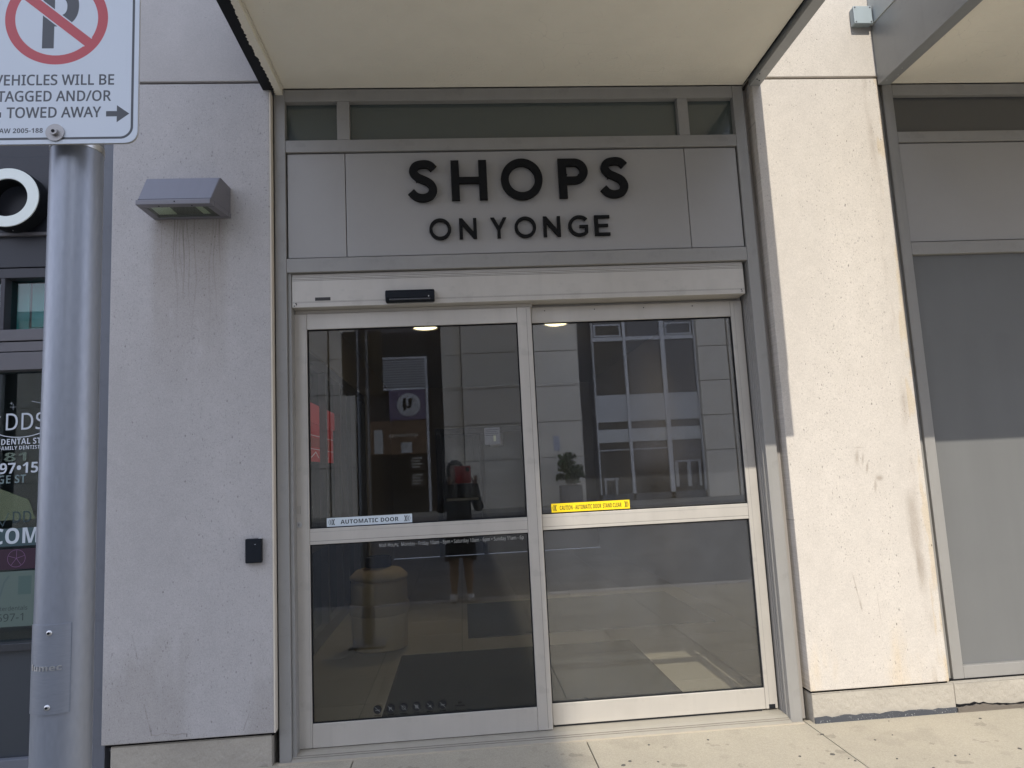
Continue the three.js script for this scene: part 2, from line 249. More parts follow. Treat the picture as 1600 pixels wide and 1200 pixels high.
for (const [a, b] of [[-0.665, -0.59], [1.444, 1.512]]) part('transom_mullion', bx(a, b, 3.5245, 3.7695, -0.2, -0.0015, 0.003), greyPaint, entrance);
for (const [a, b] of [[-0.9715, -0.6655], [-0.5895, 1.4435], [1.5125, 1.8055]]) part('transom_pane', bx(a, b, 3.525, 3.7695, -0.09, -0.045, 0), spandrelGlass, entrance);
for (const [a, b] of [[-0.964, -0.6255], [-0.6215, 1.4645], [1.4685, 1.798]]) part('fascia_panel', bx(a, b, 2.799, 3.442, -0.06, -0.014, 0.0025), greyPanel, entrance);
part('panel_backing', bx(-0.971, 1.805, 2.79, 3.45, -0.16, -0.062, 0), darkGap, entrance);
part('threshold', extrudeYZ([[-0.26, 0], [-0.26, 0.028], [-0.05, 0.028], [0.022, 0.006], [0.022, -0.005]], -0.9715, 1.8055, 0.0015), std([0.42, 0.39, 0.33], 0.55, 0.3, { map: T15 }), entrance);
for (const z of [-0.02, -0.004]) part('threshold_groove', bx(-0.965, 1.80, 0.0135 - (z + 0.02) * 0.3, 0.0215 - (z + 0.02) * 0.3, z - 0.0012, z + 0.0012, 0), std([0.2, 0.18, 0.15], 0.8), entrance);
{ // mortar line where threshold meets paving
  part('mortar_line', ragged(-1.04, 1.87, -0.008, () => 0.006, 0.02, 0.034, 120, 21), std([0.42, 0.37, 0.29], 0.95), entrance); }

// door operator header
const header = thing('door_header', 'long pale aluminium operator header above the sliding doors with a black sensor on it', 'door header', [0.42, 2.5, -0.03]);
part('cover', [bx(-0.948, 1.780, 2.503, 2.690, -0.16, -0.022, 0.003), bx(-0.948, 1.780, 2.6905, 2.7055, -0.16, -0.03, 0.002)], clearAlu, header);
for (const y of [2.664, 2.672, 2.682]) part('groove', bx(-0.946, 1.778, y - 0.0012, y + 0.0012, -0.03, -0.0214, 0), std([0.12, 0.115, 0.1], 0.7), header);
for (const y of [2.531, 2.536]) part('groove', bx(-0.946, 1.778, y - 0.0007, y + 0.0007, -0.03, -0.0216, 0), std([0.2, 0.19, 0.17], 0.7), header);
part('track_cover', bx(-0.9495, 1.804, 2.4865, 2.70, -0.25, -0.165, 0.002), clearAlu, header);
part('track_lip', bx(-0.948, 0.47, 2.4815, 2.502, -0.1605, -0.098, 0.002), clearAlu, header);
for (const [x, y] of [[-0.925, 2.528], [-0.922, 2.52], [-0.935, 2.513], [1.757, 2.53], [1.76, 2.519]]) part('screw', cyl(x, y, -0.0215, 0.0035, 0.003), rubber, header);
part('name_plate', bx(-0.815, -0.726, 2.541, 2.5605, -0.0225, -0.0205, 0.0005), phys([0.02, 0.018, 0.016], 0.4), header, 'small dark name plate');
{ const s = thing('motion_sensor', 'black rounded bar sensor fixed on the aluminium header over the left door', 'sensor', [-0.26, 2.51, -0.02]);
  part('housing', extrudeYZ([[-0.0215, 2.512], [-0.0215, 2.582], [0.004, 2.584], [0.022, 2.578], [0.03, 2.562], [0.028, 2.535], [0.018, 2.518], [0.0, 2.511]], -0.403, -0.117, 0.004), blackPlastic, s);
  part('lens', bx(-0.38, -0.14, 2.518, 2.529, 0.008, 0.0275, 0.003), phys([0.02, 0.022, 0.026], 0.12, { clearcoat: 1 }), s);
  part('indicator', bx(-0.153, -0.148, 2.533, 2.541, 0.024, 0.0292, 0.001), steel, s); }

// ---------------------------------------------------------------- sliding doors
function doorLeaf(t, x0, x1, y0, y1, zb, zf, sl, sr, yb, ym0, ym1, yt) {
  const m = clearAlu, gz = (zb + zf) / 2;
  part('stile', bx(x0, x0 + sl, y0, y1, zb, zf, 0.003), m, t); part('stile', bx(x1 - sr, x1, y0, y1, zb, zf, 0.003), m, t);
  const a = x0 + sl + 0.0005, b = x1 - sr - 0.0005;
  const rail = (n, c, d) => { const p = part(n, bx(a, b, c, d, zb + 0.001, zf - 0.001, 0.003), m, t); return p; };
  rail('bottom_rail', y0, yb); const mid = rail('middle_rail', ym0, ym1); rail('top_rail', yt, y1);
  part('bead_line', bx(a, b, ym0 + 0.0185, ym0 + 0.0205, zf - 0.004, zf + 0.0002 - 0.001, 0), std([0.13, 0.125, 0.11], 0.8), mid); part('bead_line', bx(a, b, ym1 - 0.02, ym1 - 0.0185, zf - 0.004, zf - 0.0008, 0), std([0.28, 0.27, 0.25], 0.8), mid);
  for (const [c, d, n] of [[yb, ym0, 'lower'], [ym1, yt, 'upper']]) {
    const e = 0.0008; part('gasket', [bx(a + e, a + 0.006, c + e, d - e, gz + 0.004, gz + 0.012, 0), bx(b - 0.006, b - e, c + e, d - e, gz + 0.004, gz + 0.012, 0), bx(a + 0.0061, b - 0.0061, c + e, c + 0.006, gz + 0.004, gz + 0.012, 0), bx(a + 0.0061, b - 0.0061, d - 0.006, d - e, gz + 0.004, gz + 0.012, 0)], rubber, t);
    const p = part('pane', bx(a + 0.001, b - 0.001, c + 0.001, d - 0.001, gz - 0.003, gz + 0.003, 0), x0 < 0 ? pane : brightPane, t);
    const f = facePlane(a + 0.002, b - 0.002, c + 0.002, d - 0.002, gz + 0.0036); const uv = f.attributes.uv, pp = f.attributes.position; for (let i = 0; i < uv.count; i++) uv.setXY(i, pp.getX(i) + (n === 'lower' ? 0.3 : 0), pp.getY(i)); const q = part('dust_film', f, x0 < 0 ? lightDust : dustMat, p); q.castShadow = false;
  }
}
const slider = thing('sliding_door', 'left sliding glass door leaf in shade with a pale AUTOMATIC DOOR strip', 'sliding door', [-0.25, 0.03, -0.11]);
doorLeaf(slider, -0.962, 0.458, 0.031, 2.480, -0.131, -0.09, 0.082, 0.084, 0.158, 1.132, 1.222, 2.385);
part('stile_groove', bx(0.4305, 0.432, 0.04, 2.47, -0.094, -0.0895, 0), std([0.1, 0.095, 0.085], 0.8), slider); part('stile_groove', bx(-0.8895, -0.8885, 0.04, 2.47, -0.094, -0.0896, 0), std([0.25, 0.24, 0.22], 0.8), slider);
{ const k = part('lock', [cyl(-0.938, 1.249, -0.0885, 0.0165, 0.007, 'z', 28), cyl(-0.938, 1.249, -0.084, 0.0115, 0.004, 'z', 24)], steel, slider); part('keyhole', bx(-0.9392, -0.9368, 1.242, 1.256, -0.0825, -0.0815, 0), rubber, k); }
for (const dx of [0, 0.012]) part('pull_mark', bx(-0.945 + dx, -0.9425 + dx, 1.31, 1.355, -0.0902, -0.0892, 0), std([0.2, 0.19, 0.17], 0.7), slider);
part('sweep', bx(-0.955, 0.45, 0.021, 0.0305, -0.12, -0.1, 0), rubber, slider);
const fixedLeaf = thing('fixed_door_panel', 'right glass door panel, sunlit below, with a yellow caution strip', 'door panel', [1.1, 0.03, -0.16]);
doorLeaf(fixedLeaf, 0.385, 1.7965, 0.037, 2.486, -0.178, -0.136, 0.08, 0.0725, 0.155, 1.137, 1.2285, 2.388);
part('stile_groove', bx(1.746, 1.7473, 0.05, 2.47, -0.14, -0.1355, 0), std([0.25, 0.24, 0.22], 0.8), fixedLeaf);
part('bottom_guide', bx(0.47, 1.70, 0.0285, 0.0365, -0.175, -0.137, 0.001), rubber, fixedLeaf);
part('corner_block', bx(1.742, 1.78, 0.0375, 0.062, -0.15, -0.1345, 0.001), rubber, fixedLeaf, 'black corner guide block');
for (const x of [0.55, 0.86, 1.17, 1.48]) part('screw', cyl(x, 2.462, -0.1355, 0.003, 0.003), rubber, fixedLeaf);

// stickers on the glass
function decal(parentOrNull, name, x0, x1, y0, y1, z, pxPerM, draw, opts = {}) {
  const w = Math.min(2048, Math.round((x1 - x0) * pxPerM)), h = Math.min(2048, Math.round((y1 - y0) * pxPerM));
  const m = std([1, 1, 1], opts.rough ?? 0.6, 0, { map: canvasTex(w, h, draw), transparent: !!opts.alpha, ...(opts.mat || {}) });
  const g = opts.thick ? new THREE.BoxGeometry(x1 - x0, y1 - y0, opts.thick) : new THREE.PlaneGeometry(x1 - x0, y1 - y0);
  if (opts.back) g.rotateY(Math.PI); g.translate((x0 + x1) / 2, (y0 + y1) / 2, z);
  if (parentOrNull) return part(name, g, m, parentOrNull, opts.label);
  return solo(name, g, m, opts.label, opts.cat, [(x0 + x1) / 2, y0, z], opts.group);
}
function chevrons(x, cx, cy, n, dir, h, gap, lw) { x.lineWidth = lw; for (let i = 0; i < n; i++) { const a = cx + dir * i * gap; x.lineWidth = lw * (1.25 - 0.25 * i); x.beginPath(); x.moveTo(a, cy - h); x.quadraticCurveTo(a + dir * h * 0.75, cy, a, cy + h); x.stroke(); } }
decal(null, 'door_sticker', -0.785, -0.297, 1.228, 1.2775, -0.1035, 2000, (x, w, h) => {
  x.fillStyle = '#c3cdd2'; x.fillRect(0, 0, w, h); x.fillStyle = x.strokeStyle = '#1c2126'; x.font = 'bold ' + Math.round(h * 0.66) + 'px sans-serif'; x.textAlign = 'center'; x.textBaseline = 'middle'; x.save(); x.translate(w / 2, h * 0.53); x.scale(w * 0.68 / x.measureText('AUTOMATIC DOOR').width, 1); x.fillText('AUTOMATIC DOOR', 0, 0); x.restore();
  chevrons(x, w * 0.09, h / 2, 4, -1, h * 0.33, w * 0.018, h * 0.085); chevrons(x, w * 0.91, h / 2, 4, 1, h * 0.33, w * 0.018, h * 0.085);
}, { thick: 0.0008, label: 'pale blue AUTOMATIC DOOR strip low on the left glass door', cat: 'sticker' });
decal(null, 'door_sticker', 0.525, 1.0, 1.236, 1.288, -0.150, 2000, (x, w, h) => {
  x.fillStyle = '#f2d20c'; x.fillRect(0, 0, w, h); x.fillStyle = x.strokeStyle = '#1b1a12'; x.font = 'bold ' + Math.round(h * 0.68) + 'px sans-serif'; x.textAlign = 'center'; x.textBaseline = 'middle'; x.save(); x.translate(w / 2, h * 0.53); x.scale(w * 0.79 / x.measureText('CAUTION - AUTOMATIC DOOR  STAND CLEAR').width, 1); x.fillText('CAUTION - AUTOMATIC DOOR  STAND CLEAR', 0, 0); x.restore();
  chevrons(x, w * 0.065, h / 2, 3, -1, h * 0.33, w * 0.016, h * 0.07); chevrons(x, w * 0.935, h / 2, 3, 1, h * 0.33, w * 0.016, h * 0.07);
}, { thick: 0.0008, label: 'yellow CAUTION automatic door strip low on the right glass door', cat: 'sticker' });
decal(null, 'hours_lettering', -0.495, 0.352, 1.085, 1.128, -0.1042, 2200, (x, w, h) => {
  x.clearRect(0, 0, w, h); x.fillStyle = 'rgba(200,200,195,0.62)'; x.font = Math.round(h * 0.66) + 'px sans-serif'; x.textAlign = 'center'; x.textBaseline = 'middle'; const s = 'Mall Hours:  Monday - Friday 10am - 8pm \u2022 Saturday 10am - 6pm \u2022 Sunday 11am - 6p'; const m = x.measureText(s).width; x.save(); x.translate(w / 2, h * 0.5); x.scale((w * 0.99) / m, 1); x.fillText(s, 0, 0); x.restore();
}, { alpha: true, label: 'thin white Mall Hours lettering under the middle rail of the left door', cat: 'lettering' });
decal(null, 'rule_icons', -0.555, 0.0, 0.165, 0.235, -0.1042, 2200, (x, w, h) => {
  x.clearRect(0, 0, w, h); const R = h * 0.33; for (let i = 0; i < 6; i++) {
    const cx = h * 0.45 + i * (w * 0.655 / 5), cy = h * 0.42; x.fillStyle = '#07090c'; x.beginPath(); x.arc(cx, cy, R, 0, 7); x.fill(); x.fillStyle = x.strokeStyle = 'rgba(120,122,118,0.75)'; x.lineWidth = R * 0.16;
    if (i === 0) { x.fillRect(cx - R * 0.55, cy + R * 0.05, R * 1.1, R * 0.2); } else if (i === 1) { x.fillRect(cx - R * 0.4, cy - R * 0.35, R * 0.7, R * 0.5); x.fillRect(cx - R * 0.4, cy, R * 0.2, R * 0.45); } else if (i === 2) { x.beginPath(); x.arc(cx, cy, R * 0.4, 0, 7); x.stroke(); } else if (i === 3) { x.fillRect(cx - R * 0.4, cy - R * 0.45, R * 0.8, R * 0.85); } else if (i === 4) { x.beginPath(); x.moveTo(cx - R * 0.5, cy + R * 0.3); x.lineTo(cx + R * 0.4, cy - R * 0.3); x.lineTo(cx + R * 0.4, cy + R * 0.3); x.fill(); } else { x.fillRect(cx - R * 0.5, cy - R * 0.12, R, R * 0.26); }
    x.beginPath(); x.moveTo(cx - R * 0.66, cy - R * 0.66); x.lineTo(cx + R * 0.66, cy + R * 0.66); x.stroke(); x.fillStyle = 'rgba(10,12,15,0.8)'; x.fillRect(cx - R * 0.8, h * 0.86, R * 1.6, h * 0.035);
  }
  x.fillStyle = 'rgba(10,12,16,0.9)'; x.font = 'bold ' + Math.round(h * 0.2) + 'px sans-serif'; x.textAlign = 'center'; x.fillText('NO', w * 0.89, h * 0.42); x.font = 'bold ' + Math.round(h * 0.15) + 'px sans-serif'; x.fillText('LOITERING', w * 0.89, h * 0.64);
}, { alpha: true, label: 'row of six round black prohibition icons at the foot of the left door', cat: 'decal' });

{ const n = thing('paper_notice', 'small pale paper notice taped inside the upper left door glass', 'notice', [0.19, 1.65, -0.116]);
  part('sheet', bx(0.145, 0.237, 1.655, 1.757, -0.1165, -0.1158, 0), std([0.24, 0.235, 0.26], 0.8), n); part('print_line', [0, 1, 2, 3].map((k) => bx(0.152, 0.23 - 0.012 * (k % 2), 1.742 - k * 0.011, 1.746 - k * 0.011, -0.1157, -0.1155, 0)), std([0.08, 0.08, 0.1], 0.8), n, null, 'stuff'); part('lit_patch', bx(0.198, 0.212, 1.675, 1.712, -0.1157, -0.1155, 0), std([0.72, 0.7, 0.5], 0.7), n); }  // yellowish patch paints a lit spot on the sheet
// ---------------------------------------------------------------- raised letters
function strokePath(pts, w) { const L = [], R = []; for (let i = 0; i < pts.length; i++) { const a = pts[Math.max(0, i - 1)], b = pts[Math.min(pts.length - 1, i + 1)], dx = b.x - a.x, dy = b.y - a.y, l = Math.hypot(dx, dy); L.push(new THREE.Vector2(pts[i].x - dy / l * w / 2, pts[i].y + dx / l * w / 2)); R.push(new THREE.Vector2(pts[i].x + dy / l * w / 2, pts[i].y - dx / l * w / 2)); } return new THREE.Shape([...L, ...R.reverse()]); }
const V = (l) => l.map(([a, b]) => new THREE.Vector2(a, b));
function arcPts(cx, cy, rx, ry, a0, a1, n) { const o = []; for (let i = 0; i <= n; i++) { const a = (a0 + (a1 - a0) * i / n) * Math.PI / 180; o.push([cx + rx * Math.cos(a), cy + ry * Math.sin(a)]); } return o; }
function letterShape(ch, s) { // cap height 1, stroke s
  const S = (p) => new THREE.Shape(V(p));
  if (ch === 'H') return S([[0, 0], [s, 0], [s, 0.5 - s * 0.42], [0.86 - s, 0.5 - s * 0.42], [0.86 - s, 0], [0.86, 0], [0.86, 1], [0.86 - s, 1], [0.86 - s, 0.5 + s * 0.42], [s, 0.5 + s * 0.42], [s, 1], [0, 1]]);
  if (ch === 'O') { const o = S(arcPts(0.52, 0.5, 0.52, 0.52, 0, 354, 59)); o.holes.push(new THREE.Path(V(arcPts(0.52, 0.5, 0.52 - s, 0.52 - s, 354, 0, 59)))); return o; }
  if (ch === 'P') { const r = 0.325, o = S([[0, 0], [s, 0], [s, 1 - 2 * r], ...arcPts(0.70 - r, 1 - r, r, r, -90, 90, 24), [0, 1]]); const q = r - s; o.holes.push(new THREE.Path(V([[s, 1 - s], ...arcPts(0.70 - r, 1 - r, q, q, 90, -90, 20), [s, 1 - 2 * r + s]]))); return o; }
  if (ch === 'N') return S([[0, 0], [s, 0], [s, 0.66], [0.8 - s * 0.96, 0], [0.8, 0], [0.8, 1], [0.8 - s, 1], [0.8 - s, 0.34], [s * 0.96, 1], [0, 1]]);
  if (ch === 'E') return S([[0, 0], [0.62, 0], [0.62, s * 0.94], [s, s * 0.94], [s, 0.5 - s * 0.45], [0.55, 0.5 - s * 0.45], [0.55, 0.5 + s * 0.45], [s, 0.5 + s * 0.45], [s, 1 - s * 0.94], [0.62, 1 - s * 0.94], [0.62, 1], [0, 1]]);
  if (ch === 'Y') { const c = 0.375; return S([[c - s / 2, 0], [c + s / 2, 0], [c + s / 2, 0.42], [0.75, 1], [0.75 - s * 1.12, 1], [c, 0.60], [s * 1.12, 1], [0, 1], [c - s / 2, 0.42]]); }
  if (ch === 'G') { const r = 0.52, q = r - s, pts = [...arcPts(0.52, 0.5, r, r, 42, 360 - 42, 50), [0.52 + r * 0.78, 0.54], [0.52, 0.54], [0.52, 0.54 - s * 0.85], [0.52 + q * 0.72, 0.54 - s * 0.85]]; const e = [0.52 + q * Math.cos(-48 * Math.PI / 180), 0.5 + q * Math.sin(-48 * Math.PI / 180)]; return S([...pts, e, ...arcPts(0.52, 0.5, q, q, 360 - 50, 42, 44)]); }
  const c = new THREE.CatmullRomCurve3([[0.605, 0.80], [0.50, 0.90], [0.345, 0.92], [0.18, 0.87], [0.125, 0.735], [0.21, 0.61], [0.36, 0.53], [0.51, 0.435], [0.575, 0.29], [0.51, 0.14], [0.345, 0.08], [0.18, 0.12], [0.06, 0.24]].map(([a, b]) => new THREE.Vector3(a, b, 0)));
  return strokePath(c.getPoints(60), s);
}
function letter(ch, x0, x1, y0, hgt, s, z, depth, mat, parent) {
  const g = new THREE.ExtrudeGeometry(letterShape(ch, s), { depth: depth - 0.004, bevelEnabled: true, bevelSize: 0.006, bevelThickness: 0.002 / hgt, bevelSegments: 1, bevelOffset: -0.006, curveSegments: 20 });
  g.computeBoundingBox(); const b = g.boundingBox; const over = ch === 'O' || ch === 'G' || ch === 'S' ? 0.02 : 0;
  g.translate(-b.min.x, -b.min.y, -b.min.z); g.scale((x1 - x0) / (b.max.x - b.min.x), hgt * (1 + 2 * over) / (b.max.y - b.min.y), depth / (b.max.z - b.min.z)); g.translate(x0, y0 - over * hgt, z);
  return part('letter_' + ch.toLowerCase(), g, mat, parent);
}
{ const sign = thing('wall_lettering', 'raised black letters SHOPS ON YONGE on the grey fascia panel above the doors', 'sign lettering', [0.42, 2.87, 0]);
  const m = phys([0.011, 0.0115, 0.012], 0.8, { specularIntensity: 0.25 });
  const X = [-0.252, -0.076, 0.009, 0.225, 0.31, 0.564, 0.662, 0.845, 0.916, 1.092], Y = [-0.133, -0.003, 0.046, 0.15, 0.234, 0.332, 0.378, 0.509, 0.553, 0.658, 0.705, 0.827, 0.866, 0.961];
  [...'SHOPS'].forEach((c, i) => letter(c, X[2 * i], X[2 * i + 1], 3.122, 0.252, 0.195, -0.004, 0.024, m, sign));
  [...'ONYONGE'].forEach((c, i) => letter(c, Y[2 * i], Y[2 * i + 1], 2.884, 0.128, 0.155, -0.006, 0.018, m, sign));
  [...'SHOPS'].forEach((c, i) => { if (c !== 'O') for (const t of [0.3, 0.7]) part('fixing_pin', cyl(mix(X[2 * i], X[2 * i + 1], t), c === 'P' ? 3.28 : 3.25, -0.01, 0.004, 0.014, 'z', 8), darkGap, sign); });
}

// ---------------------------------------------------------------- canopies
function canopy(label, x0, x1, leftFin, rightFin, base, opts) {
  const t = thing('entrance_canopy', label, 'canopy', base), zF = 2.39, zB = 0.05, yB = 3.815, yT = 4.75;
  const [l0, l1] = leftFin, [r0, r1] = rightFin;
  part('soffit_board', bx(opts.s0, opts.s1, 3.852, 3.90, 0.0, zF - 0.07, 0.004), soffitMat, t);
  part('roof_deck', bx(l1 + 0.002, r0 - 0.002, 3.902, 4.6, 0.05, zF - 0.07, 0), greyPaint, t);
  part('fin', bx(l0, l1, yB, 4.215, zB, zF, 0.003), opts.leftMat ?? finPaint, t); part('fin', bx(r0, r1, yB, 4.215, zB, zF, 0.003), finPaint, t);
  part('upper_fin', bx(l0 - 0.006, l1, 4.2155, yT, zB, zF, 0.003), finPale, t); part('upper_fin', bx(r0, r1 + 0.006, 4.2155, yT, zB, zF, 0.003), finPale, t);
  part('front_fascia', bx(l1 + 0.001, r0 - 0.001, yB, yT, zF - 0.068, zF - 0.001, 0.003), finPaint, t);
  return t;
}
const can1 = canopy('grey framed canopy with cream soffit directly over the sliding doors', -1.09, 1.97, [-1.088, -1.022], [1.895, 1.966], [0.44, 3.8, 0.05], { s0: -0.978, s1: 1.878, leftMat: blackPaint });
{ // cream edge strip with brushed, ragged paint over the black fin, and the bead beside it
  const r = rng(33), s = new THREE.Shape(); s.moveTo(-0.984, 0.0); s.lineTo(-0.984, 2.3); let z = 2.3; const edge = []; while (z > 0.0) { edge.push([-1.018 - 0.012 * r() + 0.004 * Math.sin(z * 9), z]); z -= 0.006 + 0.012 * r(); } for (const [a, b] of edge) s.lineTo(a, b); s.lineTo(-1.012, 0.0); s.closePath();
  const g = new THREE.ExtrudeGeometry(s, { depth: 0.002, bevelEnabled: false }); g.rotateX(-Math.PI / 2); g.scale(1, 1, -1); const p = g.attributes; for (const a of [p.position, p.normal, p.uv]) { const n = a.itemSize; for (let i = 0; i < a.count; i += 3) for (let k = 0; k < n; k++) { const q = a.array[(i + 1) * n + k]; a.array[(i + 1) * n + k] = a.array[(i + 2) * n + k]; a.array[(i + 2) * n + k] = q; } }
  g.computeVertexNormals(); g.translate(0, 3.8125, 0.0); metreUV(g);
  part('painted_edge', g, soffitMat, can1); part('edge_board', bx(-1.0215, -0.986, 3.817, 3.9, 0.0, 2.31, 0.002), soffitMat, can1);
  part('soffit_bead', bx(-0.9855, -0.9785, 3.846, 3.89, 0.0, 2.31, 0.002), std([0.74, 0.70, 0.6], 0.7), can1);
  part('shadow_gap', bx(1.8785, 1.894, 3.865, 3.9, 0.0, 2.31, 0), darkGap, can1);
  for (const [x, z] of [[1.915, 0.13], [1.935, 0.115], [1.905, 0.19]]) part('rivet', cyl(x, 3.8145, z, 0.004, 0.004, 'y', 8), rubber, can1);
}
const can2 = canopy('second grey canopy over the right window, cut off by the photo edge', 2.74, 7.2, [2.742, 2.823], [7.1, 7.18], [4.9, 3.8, 0.05], { s0: 2.826, s1: 7.09 });
for (const [x, z] of [[2.765, 0.11], [2.80, 0.17], [2.782, 0.24]]) part('rivet', cyl(x, 3.8145, z, 0.004, 0.004, 'y', 8), steel, can2);

// ---------------------------------------------------------------- right window bay
{
  const t = thing('side_window', 'grey framed window bay with frosted grey glass right of the sunlit pier', 'window', [4.9, 0, 0]);
  const film = phys([0.16, 0.163, 0.162], 0.65, { specularIntensity: 0.25, clearcoat: 0.22, clearcoatRoughness: 0.07, map: scaled(colorTex(512, 512, (u, v) => { const s = 1 + 0.1 * (nA(u, v) - 0.5) + 0.10 * (nB(u * 3, v * 0.2) - 0.5); return [s * 0.97, s * 0.97, s * 0.96]; }), 2.2) });
  const darkFilm = phys([0.05, 0.052, 0.054], 0.3, { clearcoat: 1, clearcoatRoughness: 0.08 });
  part('jamb', bx(2.80, 2.868, 0.165, 3.848, -0.2, 0, 0.004), greyPaint, t); part('jamb', bx(7.02, 7.09, 0.165, 3.848, -0.2, 0, 0.004), greyPaint, t);
  part('edge_strip', bx(2.745, 2.7995, 0.165, 3.848, -0.2, -0.02, 0.003), greyPaint, t);
  const R = (n, a, b) => part(n, bx(2.8685, 7.0195, a, b, -0.2, -0.0012, 0.003), greyPaint, t);
  R('top_rail', 3.774, 3.848); R('transom_rail', 3.456, 3.526); R('middle_rail', 2.713, 2.793); R('bottom_rail', 0.166, 0.236);
  for (const [a, b] of [[2.869, 4.9], [4.97, 7.0195]]) {
    part('transom_pane', bx(a, b, 3.5265, 3.7735, -0.09, -0.035, 0), darkFilm, t); part('fascia_panel', bx(a + 0.006, b - 0.006, 2.799, 3.45, -0.06, -0.012, 0.0025), greyPanel, t); part('frosted_pane', bx(a, b, 0.2365, 2.7125, -0.09, -0.03, 0), film, t);
  }
  part('mullion', bx(4.9005, 4.9695, 0.2365, 3.7735, -0.2, -0.002, 0.003), greyPaint, t); part('panel_backing', bx(2.8685, 7.0195, 2.793, 3.456, -0.16, -0.0605, 0), darkGap, t);
  part('kerb', bx(2.7715, 7.3, -0.02, 0.158, -0.3, 0.038, 0.006), plinthMat, t);
  part('seal_joint', bx(2.76, 7.2, 0.15, 0.167, -0.2, 0.0, 0), darkGap, t);
  part('broken_mortar', ragged(2.768, 7.2, -0.01, (u) => 0.026 + 0.008 * Math.sin(u * 60), 0.034, 0.056, 220, 61), std([0.30, 0.26, 0.21], 0.95, 0, { bumpMap: scaled(walkBump, 0.1), bumpScale: 0.01 }), t);
  part('mortar_shadow_gap', ragged(2.77, 7.2, -0.01, (u) => 0.036 + 0.01 * Math.sin(u * 47 + 1), 0.036, 0.041, 160, 8), darkGap, t);
}

// ---------------------------------------------------------------- wall fittings
{ const t = thing('wall_lamp', 'grey wedge shaped wall lamp with glass underside on the shaded pier', 'wall lamp', [-1.5, 3.03, 0.05]);
  const lampPaint = phys([0.185, 0.18, 0.205], 0.45, { clearcoat: 0.25, clearcoatRoughness: 0.3, map: T15 });
  part('housing', extrudeYZ([[0.048, 3.056], [0.048, 3.213], [0.158, 3.228], [0.171, 3.222], [0.272, 3.056]], -1.70, -1.30, 0.004), lampPaint, t);
  part('door_frame', [bx(-1.704, -1.296, 3.026, 3.0555, 0.238, 0.284, 0.004), bx(-1.704, -1.296, 3.026, 3.0555, 0.05, 0.082, 0.004), bx(-1.704, -1.664, 3.026, 3.0555, 0.0825, 0.2375, 0.003), bx(-1.336, -1.296, 3.026, 3.0555, 0.0825, 0.2375, 0.003)], lampPaint, t);
  part('lens', bx(-1.664, -1.336, 3.031, 3.037, 0.0825, 0.2375, 0), new THREE.MeshPhysicalMaterial({ color: lin(0.85, 0.9, 0.84), roughness: 0.12, transmission: 1, thickness: 0, ior: 1.5 }), t);
  for (const [a, b] of [[-1.66, -1.56], [-1.42, -1.385]]) part('reflector', bx(a, b, 3.0435, 3.0455, 0.09, 0.23, 0), std([0.72, 0.73, 0.62], 0.4), t);
  part('lamp_tray', bx(-1.662, -1.338, 3.048, 3.0545, 0.084, 0.236, 0), std([0.05, 0.055, 0.055], 0.4), t);
  for (const g of [cyl(-1.59, 3.0255, 0.262, 0.004, 0.003, 'y', 8), cyl(-1.41, 3.0255, 0.262, 0.004, 0.003, 'y', 8), cyl(-1.50, 3.042, 0.2845, 0.004, 0.003, 'z', 8)]) part('screw', g, rubber, t);
  part('lid_seam', bx(-1.699, -1.301, 3.0625, 3.0645, 0.2, 0.2685, 0), rubber, t);
  t.traverse((o) => { if (!o.isMesh) return; const p = o.geometry.attributes.position; for (let i = 0; i < p.count; i++) { const x = p.getX(i) + o.position.x; p.setX(i, p.getX(i) + (x > 0 ? 0.17 : 0.02) * (0.2 - (p.getZ(i) + 0.05)) * Math.min(1, Math.abs(x) / 0.19)); } o.geometry.computeVertexNormals(); });
}
{ const t = thing('card_reader', 'small black card reader on the shaded pier beside the door', 'card reader', [-1.148, 1.066, 0.05]);
  part('case', bx(-1.192, -1.104, 1.067, 1.198, 0.0482, 0.078, 0.006), blackPlastic, t); part('led', bx(-1.141, -1.134, 1.165, 1.1685, 0.077, 0.0792, 0.001), std([0.4, 0.42, 0.45], 0.4), t);
  part('cover_line', bx(-1.188, -1.108, 1.079, 1.0805, 0.076, 0.0787, 0), std([0.004, 0.004, 0.005], 0.6), t); part('corner_clip', bx(-1.122, -1.105, 1.191, 1.2, 0.05, 0.074, 0.002), steel, t); }
{ const t = thing('junction_box', 'small grey junction box with conduit stub high on the sunlit pier', 'junction box', [2.665, 4.2, 0.05]);
  const pl = phys([0.34, 0.40, 0.43], 0.45, { map: T15 });
  part('box', bx(2.607, 2.725, 4.207, 4.323, 0.0492, 0.09, 0.006), pl, t); part('lid', bx(2.605, 2.727, 4.205, 4.325, 0.0905, 0.100, 0.004), pl, t);
  for (const [x, y] of [[2.616, 4.216], [2.716, 4.216], [2.616, 4.314], [2.716, 4.314]]) part('screw', cyl(x, y, 0.1005, 0.005, 0.003, 'z', 10), std([0.1, 0.1, 0.11], 0.5, 0.5), t);
  part('conduit', [cyl(2.745, 4.222, 0.068, 0.011, 0.045, 'x'), cyl(2.733, 4.222, 0.068, 0.015, 0.012, 'x')], std([0.5, 0.5, 0.5], 0.4, 0.6), t); part('bracket', bx(2.728, 2.736, 4.232, 4.256, 0.05, 0.07, 0.002), steel, t); }

